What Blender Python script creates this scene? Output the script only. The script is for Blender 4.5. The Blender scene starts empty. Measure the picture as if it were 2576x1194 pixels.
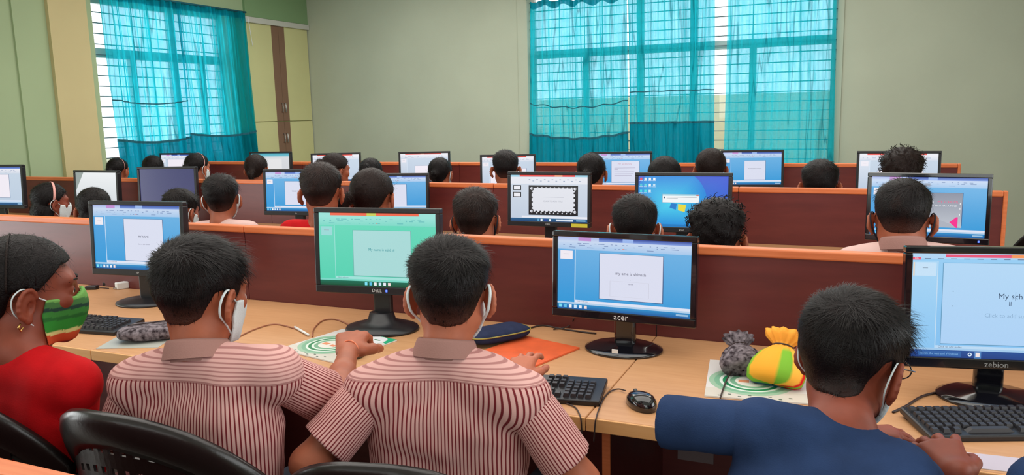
import bpy, bmesh, math, random
import numpy as np
from math import pi, sin, cos, radians
from mathutils import Vector, Matrix
random.seed(4); RNG = np.random.RandomState(7)
scene = bpy.context.scene
COL = scene.collection
EYE = 1.47            # camera height
Y1, ROWGAP, XEND = 2.437, 1.885, .648    # first partition, distance between rows, right end of the rows
YB, XL = 8.75, -6.70  # window wall, left wall
DESK, PTOP = .75, 1.05

# ---------------------------------------------------------------- materials
def lin(c):
    c = c / 255.
    return c / 12.92 if c <= .04045 else ((c + .055) / 1.055) ** 2.4
def rgb(r, g, b): return (lin(r), lin(g), lin(b), 1)
def newmat(name):
    m = bpy.data.materials.new(name); m.use_nodes = True
    return m, m.node_tree, m.node_tree.nodes['Principled BSDF']
def mat(name, c, rough=.5, spec=.5, metal=0, noise=0, nscale=30, bump=0, bscale=200, coat=0, c2=None, sss=0):
    m, nt, p = newmat(name)
    p.inputs['Base Color'].default_value = rgb(*c)
    p.inputs['Roughness'].default_value = rough
    p.inputs['Specular IOR Level'].default_value = spec
    p.inputs['Metallic'].default_value = metal
    p.inputs['Coat Weight'].default_value = coat
    if sss:
        p.inputs['Subsurface Weight'].default_value = sss
        p.inputs['Subsurface Radius'].default_value = (.012, .004, .002)
        p.inputs['Subsurface Scale'].default_value = 1
    tc = nt.nodes.new('ShaderNodeTexCoord')
    if noise or c2:
        n = nt.nodes.new('ShaderNodeTexNoise'); n.inputs['Scale'].default_value = nscale; n.inputs['Detail'].default_value = 4
        nt.links.new(tc.outputs['Object'], n.inputs['Vector'])
        r = nt.nodes.new('ShaderNodeMix'); r.data_type = 'RGBA'
        a = rgb(*c); b = rgb(*c2) if c2 else tuple(x * (1 - noise) for x in a[:3]) + (1,)
        mr = nt.nodes.new('ShaderNodeMapRange'); mr.inputs[1].default_value = .35; mr.inputs[2].default_value = .65
        nt.links.new(n.outputs['Fac'], mr.inputs[0]); nt.links.new(mr.outputs[0], r.inputs[0])
        r.inputs[6].default_value = a; r.inputs[7].default_value = b
        nt.links.new(r.outputs[2], p.inputs['Base Color'])
    if bump:
        n2 = nt.nodes.new('ShaderNodeTexNoise'); n2.inputs['Scale'].default_value = bscale; n2.inputs['Detail'].default_value = 3
        nt.links.new(tc.outputs['Object'], n2.inputs['Vector'])
        bp = nt.nodes.new('ShaderNodeBump'); bp.inputs['Strength'].default_value = bump; bp.inputs['Distance'].default_value = .004
        nt.links.new(n2.outputs['Fac'], bp.inputs['Height']); nt.links.new(bp.outputs[0], p.inputs['Normal'])
    return m
def wood(name, c1, c2, rough, scale=(1.5, 25, 25), spec=.4):
    m, nt, p = newmat(name)
    tc = nt.nodes.new('ShaderNodeTexCoord'); mp = nt.nodes.new('ShaderNodeMapping'); mp.inputs['Scale'].default_value = scale
    n = nt.nodes.new('ShaderNodeTexNoise'); n.inputs['Scale'].default_value = 2; n.inputs['Detail'].default_value = 6; n.inputs['Roughness'].default_value = .65
    r = nt.nodes.new('ShaderNodeMix'); r.data_type = 'RGBA'; r.inputs[6].default_value = rgb(*c1); r.inputs[7].default_value = rgb(*c2)
    mr = nt.nodes.new('ShaderNodeMapRange'); mr.inputs[1].default_value = .3; mr.inputs[2].default_value = .7
    for a, b in ((tc.outputs['Object'], mp.inputs[0]), (mp.outputs[0], n.inputs['Vector']), (n.outputs['Fac'], mr.inputs[0]), (mr.outputs[0], r.inputs[0]), (r.outputs[2], p.inputs['Base Color'])):
        nt.links.new(a, b)
    p.inputs['Roughness'].default_value = rough; p.inputs['Specular IOR Level'].default_value = spec
    return m

M = {}
M['wall'] = mat('wall_paint', (184, 190, 170), .85, .2, noise=.06, nscale=1.5, bump=.15, bscale=60)
M['wall_l'] = mat('wall_paint_left', (168, 186, 148), .85, .2, noise=.06, nscale=1.2)
M['beige'] = mat('pilaster_paint', (204, 190, 144), .8, .2, noise=.05, nscale=2)
M['soffit'] = mat('soffit_paint', (128, 158, 116), .85, .2)
M['ceil'] = mat('ceiling_paint', (215, 215, 205), .9, .2)
M['floor'] = mat('floor_tiles', (120, 112, 104), .35, .5, noise=.15, nscale=6)
M['frame'] = mat('window_frame_paint', (196, 200, 194), .5)
M['grille'] = mat('grille_paint', (120, 128, 130), .5)
M['ply'] = wood('maroon_laminate', (106, 44, 42), (88, 34, 34), .36, (1.2, 30, 8), spec=.5)
M['edge'] = wood('orange_edge_band', (224, 128, 80), (205, 108, 62), .4, (2, 40, 40))
M['desk'] = wood('beech_laminate', (203, 153, 110), (192, 140, 97), .4, (2.5, 30, 30), spec=.4)
M['deskedge'] = wood('desk_edge_band', (232, 178, 120), (222, 164, 104), .4, (2, 30, 30))
M['cream'] = mat('cream_cupboard_laminate', (206, 204, 150), .6, .25, noise=.05, nscale=2)
M['brownstrip'] = mat('brown_laminate', (128, 98, 80), .5, .3)
M['steel'] = mat('brushed_steel', (190, 190, 188), .3, .5, metal=.9)
M['white'] = mat('white_plastic', (225, 226, 224), .4)
M['black'] = mat('black_plastic', (30, 29, 33), .35, .5, noise=.2, nscale=60)
M['gloss'] = mat('glossy_black_plastic', (16, 16, 22), .12, .6, coat=.5)
M['key'] = mat('key_plastic', (44, 42, 46), .4, .5)
M['greykey'] = mat('grey_key_plastic', (62, 62, 66), .4, .5)
M['chair'] = mat('black_chair_plastic', (30, 24, 24), .28, .5, bump=.08, bscale=120)
M['cable'] = mat('cable_rubber', (52, 36, 34), .5)
M['cable_t'] = mat('tan_cable_rubber', (150, 92, 66), .5)
M['logo'] = mat('logo_print', (205, 205, 205), .4)
M['led'] = mat('blue_led', (20, 30, 200), .4)
p = M['led'].node_tree.nodes['Principled BSDF']; p.inputs['Emission Color'].default_value = (.05, .1, 1, 1); p.inputs['Emission Strength'].default_value = 4
M['skin'] = mat('skin', (166, 90, 62), .5, .35, sss=.08, noise=.18, nscale=22, bump=.05, bscale=300)
M['skin2'] = mat('skin_light', (184, 106, 78), .5, .35, sss=.08, noise=.15, nscale=22)
M['skin3'] = mat('skin_deep', (138, 66, 46), .5, .35, sss=.08, noise=.18, nscale=22)
M['hair'] = mat('black_hair', (20, 13, 14), .5, .18, noise=.4, nscale=150, bump=.5, bscale=320)
M['hairb'] = mat('dark_brown_hair', (36, 23, 20), .5, .18, noise=.4, nscale=150, bump=.5, bscale=320)
for k_ in ('hair', 'hairb'):        # close to the hairline the scalp shows through the clipped hair
    nt = M[k_].node_tree; p = nt.nodes['Principled BSDF']; src = p.inputs['Base Color'].links[0].from_socket
    a = nt.nodes.new('ShaderNodeAttribute'); a.attribute_name = 'fade'; x = nt.nodes.new('ShaderNodeMix'); x.data_type = 'RGBA'; x.inputs[7].default_value = rgb(92, 50, 38)
    nt.links.new(a.outputs['Fac'], x.inputs[0]); nt.links.new(src, x.inputs[6]); nt.links.new(x.outputs[2], p.inputs['Base Color'])
M['hair_s'] = mat('black_hair_strand', (21, 14, 14), .45, .22, noise=.5, nscale=90)
M['hairb_s'] = mat('brown_hair_strand', (40, 26, 23), .45, .22, noise=.5, nscale=90)
M['eye'] = mat('eye_white', (220, 215, 208), .2)
M['iris'] = mat('iris', (30, 16, 10), .1)
M['maskw'] = mat('white_mask_cloth', (214, 222, 224), .8, .2, bump=.2, bscale=300)
M['maskb'] = mat('black_mask_cloth', (40, 38, 44), .8, .2)
M['red'] = mat('red_knit', (196, 14, 22), .8, .15, noise=.25, nscale=14, bump=.2, bscale=400)
M['navy'] = mat('navy_jersey', (40, 60, 98), .85, .15, noise=.3, nscale=10, bump=.2, bscale=400)
M['pink'] = mat('pale_pink_cotton', (214, 178, 172), .85, .15, noise=.12, nscale=12)
M['whitec'] = mat('white_cotton', (206, 206, 200), .85, .15, noise=.1, nscale=12)
M['mottled'] = mat('mottled_print_cloth', (38, 26, 32), .7, .2, nscale=75, c2=(132, 122, 128))
M['collar'] = mat('taupe_collar', (156, 116, 108), .85, .15, bump=.2, bscale=400)
M['collarg'] = mat('grey_green_collar', (128, 130, 118), .85, .15)
M['trouser'] = mat('maroon_trouser', (70, 34, 34), .85, .15)
M['trousern'] = mat('dark_trouser', (34, 36, 46), .85, .15)
M['gold'] = mat('gold', (226, 184, 110), .25, .5, metal=1)
M['bandpink'] = mat('pink_hairband', (222, 158, 150), .5)

def curtain_mat(name, dens, c=(20, 180, 196)):
    # sheer woven cloth: part of the light goes straight through, the rest is scattered forwards and back
    m, nt, p = newmat(name); nt.nodes.remove(p)
    out = nt.nodes['Material Output']
    tr = nt.nodes.new('ShaderNodeBsdfTransparent'); tr.inputs[0].default_value = (.50, .72, .84, 1)
    tl = nt.nodes.new('ShaderNodeBsdfTranslucent'); tl.inputs[0].default_value = rgb(c[0] + 26, c[1] + 40, c[2] + 40)
    df = nt.nodes.new('ShaderNodeBsdfDiffuse'); df.inputs[0].default_value = rgb(*c)
    lw = nt.nodes.new('ShaderNodeLayerWeight'); lw.inputs[0].default_value = .35
    mr = nt.nodes.new('ShaderNodeMapRange'); mr.inputs[1].default_value = .0; mr.inputs[2].default_value = .6; mr.inputs[3].default_value = dens; mr.inputs[4].default_value = .97
    tc = nt.nodes.new('ShaderNodeTexCoord'); n = nt.nodes.new('ShaderNodeTexNoise'); n.inputs['Scale'].default_value = 9; n.inputs['Detail'].default_value = 5
    mp = nt.nodes.new('ShaderNodeMapping'); mp.inputs['Scale'].default_value = (3.5, 3.5, .6)
    ad = nt.nodes.new('ShaderNodeMath'); ad.operation = 'MULTIPLY_ADD'; ad.inputs[1].default_value = .5; ad.inputs[2].default_value = -.18
    sm = nt.nodes.new('ShaderNodeMath'); sm.operation = 'ADD'; sm.use_clamp = True
    m1 = nt.nodes.new('ShaderNodeMixShader'); m1.inputs[0].default_value = .28
    m2 = nt.nodes.new('ShaderNodeMixShader')
    L = nt.links.new
    L(tc.outputs['Object'], mp.inputs[0]); L(mp.outputs[0], n.inputs['Vector'])
    L(lw.outputs['Facing'], mr.inputs[0]); L(n.outputs['Fac'], ad.inputs[0]); L(mr.outputs[0], sm.inputs[0]); L(ad.outputs[0], sm.inputs[1])
    L(tl.outputs[0], m1.inputs[1]); L(df.outputs[0], m1.inputs[2])
    L(sm.outputs[0], m2.inputs[0]); L(tr.outputs[0], m2.inputs[1]); L(m1.outputs[0], m2.inputs[2])
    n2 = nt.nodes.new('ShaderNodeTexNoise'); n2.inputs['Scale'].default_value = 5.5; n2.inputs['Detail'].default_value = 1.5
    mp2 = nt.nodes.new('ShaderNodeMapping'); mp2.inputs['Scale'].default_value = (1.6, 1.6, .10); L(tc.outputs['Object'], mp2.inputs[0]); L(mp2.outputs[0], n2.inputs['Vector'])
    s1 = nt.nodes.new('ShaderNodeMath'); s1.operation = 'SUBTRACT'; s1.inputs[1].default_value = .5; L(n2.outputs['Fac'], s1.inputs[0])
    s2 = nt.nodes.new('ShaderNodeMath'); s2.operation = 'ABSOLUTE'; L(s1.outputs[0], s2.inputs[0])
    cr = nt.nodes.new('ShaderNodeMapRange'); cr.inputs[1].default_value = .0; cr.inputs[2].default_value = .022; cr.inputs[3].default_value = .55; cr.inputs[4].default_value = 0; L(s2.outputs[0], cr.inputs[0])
    dk = nt.nodes.new('ShaderNodeBsdfDiffuse'); dk.inputs[0].default_value = rgb(10, 96, 112)       # shade of thin folds, painted in as dark crease lines
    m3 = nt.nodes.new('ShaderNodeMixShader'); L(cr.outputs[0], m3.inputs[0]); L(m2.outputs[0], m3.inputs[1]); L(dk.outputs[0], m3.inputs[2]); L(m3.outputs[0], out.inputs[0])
    return m
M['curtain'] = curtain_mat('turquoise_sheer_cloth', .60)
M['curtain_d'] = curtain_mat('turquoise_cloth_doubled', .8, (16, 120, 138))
M['seam'] = mat('teal_seam_thread', (14, 96, 112), .8)

m, nt, p = newmat('window_glass'); nt.nodes.remove(p)
g = nt.nodes.new('ShaderNodeBsdfGlossy'); g.inputs['Roughness'].default_value = .05
t = nt.nodes.new('ShaderNodeBsdfTransparent'); t.inputs[0].default_value = (.93, .95, .96, 1); x = nt.nodes.new('ShaderNodeMixShader'); x.inputs[0].default_value = .06
nt.links.new(t.outputs[0], x.inputs[1]); nt.links.new(g.outputs[0], x.inputs[2]); nt.links.new(x.outputs[0], nt.nodes['Material Output'].inputs[0])
M['glass'] = m

def attr_mat(name, emit, rough=.25, spec=.5):
    m, nt, p = newmat(name)
    a = nt.nodes.new('ShaderNodeAttribute'); a.attribute_name = 'Col'
    if emit:
        p.inputs['Base Color'].default_value = (.01, .01, .012, 1)
        nt.links.new(a.outputs['Color'], p.inputs['Emission Color']); p.inputs['Emission Strength'].default_value = emit
    else:
        nt.links.new(a.outputs['Color'], p.inputs['Base Color'])
    p.inputs['Roughness'].default_value = rough; p.inputs['Specular IOR Level'].default_value = spec
    return m
M['screen'] = attr_mat('lit_screen', 1.0, .22)
M['print'] = attr_mat('printed_card', 0, .35)
M['cloth_print'] = attr_mat('printed_cloth', 0, .7, .2)

def striped(name):
    # pale pink shirt cloth with thin maroon stripes; the cloth attribute carries (across, up, panel)
    m, nt, p = newmat(name); L = nt.links.new
    a = nt.nodes.new('ShaderNodeAttribute'); a.attribute_name = 'cloth'
    s = nt.nodes.new('ShaderNodeSeparateXYZ'); L(a.outputs['Vector'], s.inputs[0])
    def mth(op, x, y=None, z=None):
        q = nt.nodes.new('ShaderNodeMath'); q.operation = op
        for i, v in enumerate((x, y, z)):
            if v is None: continue
            if isinstance(v, (int, float)): q.inputs[i].default_value = v
            else: L(v, q.inputs[i])
        return q.outputs[0]
    yoke = mth('GREATER_THAN', s.outputs[1], s.outputs[2])      # above the yoke seam the stripes run across
    coord = mth('ADD', mth('MULTIPLY', s.outputs[0], mth('SUBTRACT', 1, yoke)), mth('MULTIPLY', s.outputs[1], yoke))
    fr = mth('FRACT', mth('MULTIPLY', coord, 1 / .0076))
    tri = mth('ABSOLUTE', mth('SUBTRACT', fr, .5))
    mr = nt.nodes.new('ShaderNodeMapRange'); mr.inputs[1].default_value = .27; mr.inputs[2].default_value = .37; L(tri, mr.inputs[0])
    seam = mth('LESS_THAN', mth('ABSOLUTE', mth('SUBTRACT', s.outputs[1], s.outputs[2])), .0022)
    n = nt.nodes.new('ShaderNodeTexNoise'); n.inputs['Scale'].default_value = 8; tc = nt.nodes.new('ShaderNodeTexCoord'); L(tc.outputs['Object'], n.inputs['Vector'])
    base = nt.nodes.new('ShaderNodeMix'); base.data_type = 'RGBA'; base.inputs[6].default_value = rgb(224, 178, 172); base.inputs[7].default_value = rgb(208, 156, 150); L(n.outputs['Fac'], base.inputs[0])
    c = nt.nodes.new('ShaderNodeMix'); c.data_type = 'RGBA'; c.inputs[7].default_value = rgb(120, 40, 46)
    stripe_amt = mth('MULTIPLY', mr.outputs[0], mth('SUBTRACT', 1, mth('MULTIPLY', yoke, .45)))
    L(mth('MAXIMUM', stripe_amt, mth('MULTIPLY', seam, .5)), c.inputs[0]); L(base.outputs[2], c.inputs[6]); L(c.outputs[2], p.inputs['Base Color'])
    p.inputs['Roughness'].default_value = .85; p.inputs['Specular IOR Level'].default_value = .15
    return m
M['stripe'] = striped('maroon_striped_shirting')

# ---------------------------------------------------------------- objects
def link(o, parent=None):
    COL.objects.link(o)
    if parent: o.parent = parent
    return o
def empty(name, loc=(0, 0, 0), rz=0, label=None, cat=None, group=None):
    o = bpy.data.objects.new(name, None); o.empty_display_size = .05
    o.location = loc; o.rotation_euler = (0, 0, rz)
    return tag(link(o), label, cat, group)
def tag(o, label=None, cat=None, group=None, kind=None):
    if label: o['label'] = label
    if cat: o['category'] = cat
    if group: o['group'] = group
    if kind: o['kind'] = kind
    return o
def mesh_from(name, verts, faces, m, parent=None, smooth=False, loc=(0, 0, 0)):
    me = bpy.data.meshes.new(name)
    if isinstance(verts, np.ndarray): verts = verts.tolist()
    if isinstance(faces, np.ndarray): faces = faces.tolist()
    me.from_pydata(verts, [], faces); me.update()
    if m: me.materials.append(m)
    if smooth: me.polygons.foreach_set('use_smooth', [True] * len(me.polygons))
    o = bpy.data.objects.new(name, me); o.location = loc
    return link(o, parent)
class MB:
    """collects shapes into one mesh"""
    def __init__(s): s.v = []; s.f = []
    def add(s, v, f, T=None):
        n = len(s.v)
        s.v += [tuple(T @ Vector(p)) if T else tuple(p) for p in v]; s.f += [tuple(i + n for i in q) for q in f]
        return s
    def box(s, a, b, T=None, bev=0):
        if bev:
            bm = bmesh.new(); bmesh.ops.create_cube(bm, size=1)
            for v in bm.verts: v.co = Vector([(a[i] + b[i]) / 2 + v.co[i] * (b[i] - a[i]) for i in range(3)])
            bmesh.ops.bevel(bm, geom=bm.edges[:], offset=bev, segments=3, profile=.5, affect='EDGES')
            bm.verts.ensure_lookup_table()
            s.add([v.co[:] for v in bm.verts], [[v.index for v in f.verts] for f in bm.faces], T); bm.free()
            return s
        x0, y0, z0 = a; x1, y1, z1 = b
        return s.add([(x0, y0, z0), (x1, y0, z0), (x1, y1, z0), (x0, y1, z0), (x0, y0, z1), (x1, y0, z1), (x1, y1, z1), (x0, y1, z1)],
                     [(0, 3, 2, 1), (4, 5, 6, 7), (0, 1, 5, 4), (1, 2, 6, 5), (2, 3, 7, 6), (3, 0, 4, 7)], T)
    def tube(s, pts, r, n=8, cap=True, flat=1.0):
        pts = [Vector(p) for p in pts]; rr = r if isinstance(r, (list, tuple)) else [r] * len(pts)
        base = len(s.v); prev = None
        for i, p in enumerate(pts):
            t = (pts[min(i + 1, len(pts) - 1)] - pts[max(i - 1, 0)]).normalized()
            if prev is None:
                a = Vector((0, 0, 1)) if abs(t.z) < .9 else Vector((1, 0, 0)); u = t.cross(a).normalized()
            else: u = (prev - t * prev.dot(t)).normalized()
            prev = u; w = t.cross(u)
            for k in range(n):
                a = 2 * pi * k / n; s.v.append(tuple(p + (u * cos(a) + w * sin(a) * flat) * rr[i]))
        for i in range(len(pts) - 1):
            for k in range(n):
                a = base + i * n + k; b = base + i * n + (k + 1) % n
                s.f.append((a, b, b + n, a + n))
        if cap: s.f.append(tuple(base + k for k in range(n))[::-1]); s.f.append(tuple(base + (len(pts) - 1) * n + k for k in range(n)))
        return s
    def lathe(s, prof, n=32, T=None, sx=1, sy=1):
        v = []; f = []
        for r, z in prof:
            for k in range(n): v.append((r * sx * cos(2 * pi * k / n), r * sy * sin(2 * pi * k / n), z))
        for i in range(len(prof) - 1):
            for k in range(n): f.append((i * n + k, i * n + (k + 1) % n, (i + 1) * n + (k + 1) % n, (i + 1) * n + k))
        f.append(tuple(range(n))[::-1]); f.append(tuple((len(prof) - 1) * n + k for k in range(n)))
        return s.add(v, f, T)
    def build(s, name, m, parent=None, smooth=False, loc=(0, 0, 0)):
        return mesh_from(name, s.v, s.f, m, parent, smooth, loc)
def spline(pts, n=8):
    """Catmull-Rom through the points"""
    P = [Vector(p) for p in pts]; P = [P[0]] + P + [P[-1]]; out = []
    for i in range(1, len(P) - 2):
        for k in range(n):
            t = k / n; a, b, c, d = P[i - 1:i + 3]
            out.append(.5 * ((2 * b) + (c - a) * t + (2 * a - 5 * b + 4 * c - d) * t * t + (3 * b - a - 3 * c + d) * t ** 3))
    return out + [P[-2]]
_txt = {}
def text_geo(s, size=1.0, align='CENTER'):
    if (s, align) not in _txt:
        cu = bpy.data.curves.new('t', 'FONT'); cu.body = s; cu.align_x = align; cu.align_y = 'CENTER'; cu.resolution_u = 2
        o = bpy.data.objects.new('t', cu); COL.objects.link(o)
        dg = bpy.context.evaluated_depsgraph_get(); dg.update()
        me = o.evaluated_get(dg).to_mesh()
        _txt[(s, align)] = ([v.co[:2] for v in me.vertices], [tuple(p.vertices) for p in me.polygons])
        o.evaluated_get(dg).to_mesh_clear(); bpy.data.objects.remove(o); bpy.data.curves.remove(cu)
    v, f = _txt[(s, align)]
    return [(a * size, b * size) for a, b in v], f
class Flat:
    """coloured flat shapes on a sheet; x right, y down, given in the sheet's own units, layered towards +n"""
    def __init__(s, w, h, place): s.w, s.h, s.place = w, h, place; s.v = []; s.f = []; s.c = []; s.k = 0
    def poly(s, pts, col, lift=None):
        s.k += 1; L = s.k if lift is None else lift
        pts = [(min(max(a, 0), 1), min(max(b, 0), 1)) for a, b in pts] if s.w * s.h != 1 else pts
        n = len(s.v); cols = col if isinstance(col, list) else [col] * len(pts)
        for (x, y), c in zip(pts, cols): s.v.append(s.place(x * s.w, y * s.h, L)); s.c.append(rgb(*c))
        s.f.append(tuple(range(n, n + len(pts))))
    def rect(s, x0, y0, x1, y1, c, c2=None):
        s.poly([(x0, y1), (x1, y1), (x1, y0), (x0, y0)], [c2 or c, c2 or c, c, c])
    def disc(s, x, y, r, c, n=24, asp=None, r2=None):
        asp = asp or s.w / s.h
        s.poly([(x + r * cos(-2 * pi * k / n), y + (r2 if r2 else r * asp) * sin(-2 * pi * k / n)) for k in range(n)], c)
    def glow(s, x, y, r, c0, c1, n=36):
        asp = s.w / s.h; s.k += 1
        for k in range(n):
            a, b = 2 * pi * k / n, 2 * pi * (k + 1) / n; i = len(s.v)
            for (u, v), c in (((x, y), c0), ((x + r * cos(b), y + r * asp * sin(b)), c1), ((x + r * cos(a), y + r * asp * sin(a)), c1)):
                s.v.append(s.place(min(max(u, 0), 1) * s.w, min(max(v, 0), 1) * s.h, s.k)); s.c.append(rgb(*c))
            s.f.append((i, i + 1, i + 2))
    def text(s, t, x, y, size, c, align='CENTER', sx=1.0):
        s.k += 1; v, f = text_geo(t, size, align); n = len(s.v)
        for a, b in v: s.v.append(s.place(x * s.w + a * s.h * sx, (y * s.h - b * s.h), s.k)); s.c.append(rgb(*c))
        s.f += [tuple(i + n for i in q) for q in f]
    def build(s, name, m, parent=None):
        o = mesh_from(name, s.v, s.f, m, parent)
        a = o.data.color_attributes.new('Col', 'FLOAT_COLOR', 'POINT')
        a.data.foreach_set('color', np.array(s.c, dtype=np.float32).ravel())
        return o

# ---------------------------------------------------------------- the room
def struct(name, mb, m, **k): return tag(mb.build(name, m, **k), kind='structure')
XR, YF, ZT = 3.4, -2.6, 3.3
struct('floor', MB().box((XL - .2, YF, -.1), (XR, YB + .2, 0)), M['floor'])
struct('ceiling', MB().box((XL - .2, YF, ZT), (XR, YB + .2, ZT + .1)), M['ceil'])
struct('wall_front', MB().box((XL - .2, YF - .2, 0), (XR, YF, ZT)), M['wall'])
struct('wall_right', MB().box((XR, YF, 0), (XR + .2, YB + .2, ZT)), M['wall'])
# window wall with its opening
WX0, WX1, WZ0, WZ1 = -3.56, -.22, .82, 2.86
mb = MB()
mb.box((XL - .2, YB, 0), (WX0, YB + .22, ZT)); mb.box((WX1, YB, 0), (XR, YB + .22, ZT))
mb.box((WX0, YB, 0), (WX1, YB + .22, WZ0)); mb.box((WX0, YB, WZ1), (WX1, YB + .22, ZT))
struct('wall_back', mb, M['wall'])
# side wall with its opening and the recess of the built-in cupboard
LY0, LY1, LZ0, LZ1 = 5.52, 7.30, .82, 2.66
CY0, CY1 = 7.58, 8.745
mb = MB()
mb.box((XL - .22, YF, 0), (XL, LY0, ZT)); mb.box((XL - .22, LY1, 0), (XL, CY0, ZT))
mb.box((XL - .22, LY0, 0), (XL, LY1, LZ0)); mb.box((XL - .22, LY0, LZ1), (XL, LY1, ZT))
struct('wall_left', mb, M['wall_l'])
struct('trim_1', MB().box((XL - .22, CY0, 2.67), (XL + .03, YB, ZT)), M['soffit'])       # soffit over the cupboard
struct('trim_2', MB().box((XL, 5.03, 0), (XL + .06, 5.42, ZT)), M['beige'])              # pilaster beside the window
struct('trim_3', MB().box((XL, 4.72, 0), (XL + .02, 5.03, ZT)), M['wall_l'])
# plaster band round the big window
mb = MB(); mb.box((WX0 - .12, YB - .015, .5), (WX0, YB, ZT)); mb.box((WX1, YB - .015, .5), (WX1 + .06, YB, ZT)); mb.box((WX0, YB - .015, WZ1), (WX1, YB, WZ1 + .12))
struct('trim_4', mb, M['wall'])

def window(idx, horiz, a0, a1, z0, z1, posts, half, ztr, depth, face):
    """a row of casements under a transom, with a welded grille of level bars in front of the glass"""
    def P(a, d, z): return (a, face + d, z) if horiz else (face - d, a, z)
    def bx(mb, a, b, d0, d1, za, zb):
        p, q = P(a, d0, za), P(b, d1, zb)
        mb.box(tuple(min(i, j) for i, j in zip(p, q)), tuple(max(i, j) for i, j in zip(p, q)))
    f = MB(); d0, d1 = depth, depth + .05
    bx(f, a0, a0 + .05, d0, d1, z0, z1); bx(f, a1 - .05, a1, d0, d1, z0, z1)
    bx(f, a0, a1, d0, d1, z0, z0 + .05); bx(f, a0, a1, d0, d1, z1 - .05, z1)
    bx(f, a0, a1, d0 - .01, d1, ztr - .045, ztr + .045)
    for x in posts: bx(f, x - .04, x + .04, d0 - .01, d1, z0, z1)
    for x in half: bx(f, x - .035, x + .035, d0, d1, z0, ztr)
    w = struct('window_%d' % idx, f, M['frame'])
    g = MB(); bx(g, a0 + .04, a1 - .04, d0 + .02, d0 + .026, z0 + .04, z1 - .04); g.build('pane', M['glass'], w)
    b = MB(); z = z0 + .1
    while z < z1 - .04:
        b.tube([P(a0, d0 - .035, z), P(a1, d0 - .035, z)], .006, 6); z += .1
    for x in posts + half: b.tube([P(x, d0 - .035, z0), P(x, d0 - .035, z1)], .006, 6)
    b.build('grille', M['grille'], w)
window(1, True, WX0, WX1, WZ0, WZ1, [-2.25, -1.66], [-2.89, -1.04], 2.13, .11, YB)
window(2, False, LY0, LY1, LZ0, LZ1, [6.58], [6.04, 6.98], 2.14, .11, XL)

# outside: the yard wall seen through the lower panes
struct('trim_5', MB().box((-6, 12.2, -1), (4, 12.4, 1.66)), mat('yard_wall', (222, 212, 178), .9, .1, noise=.1, nscale=2))
struct('trim_6', MB().box((-30, YB + .22, -.3), (12, 30, -.1)), mat('yard_ground', (170, 165, 140), .9, .1))

# built-in cupboard
c = empty('built_in_cupboard', (XL, 8.16, 0), 0, 'tall cream built-in cupboard with a brown centre strip beside the left window', 'cupboard')
def cb(mb, y0, y1, z0, z1, x0, x1): return mb.box((x0, y0 - 8.16, z0), (x1, y1 - 8.16, z1), bev=.003)
cb(MB(), CY0, CY1, 0, 2.6, -.25, -.004).build('carcass', M['cream'], c)
for (y0, y1, ys0, ys1) in ((CY0 + .01, 8.155, 8.03, 8.155), (8.16, CY1 - .01, 8.16, 8.27)):
    for z0, z1, zh in ((.1, 1.425, 1.22), (1.435, 2.6, 1.60)):
        d = cb(MB(), y0, y1, z0, z1, .0, .02).build('door', M['cream'], c)
        cb(MB(), ys0, ys1, z0, z1, .0205, .023).build('brown_strip', M['brownstrip'], d)
        yh = 8.13 if ys0 < 8.1 else 8.185
        q = yh - 8.16
        MB().tube([(.023, q, zh - .055), (.045, q, zh - .05), (.045, q, zh + .05), (.023, q, zh + .055)], .007, 8).build('handle', M['steel'], d, True)
cb(MB(), CY0 - .02, CY1, 2.6, 2.665, -.01, .05).build('cornice', mat('cornice_paint', (196, 196, 188), .6), c)

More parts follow.
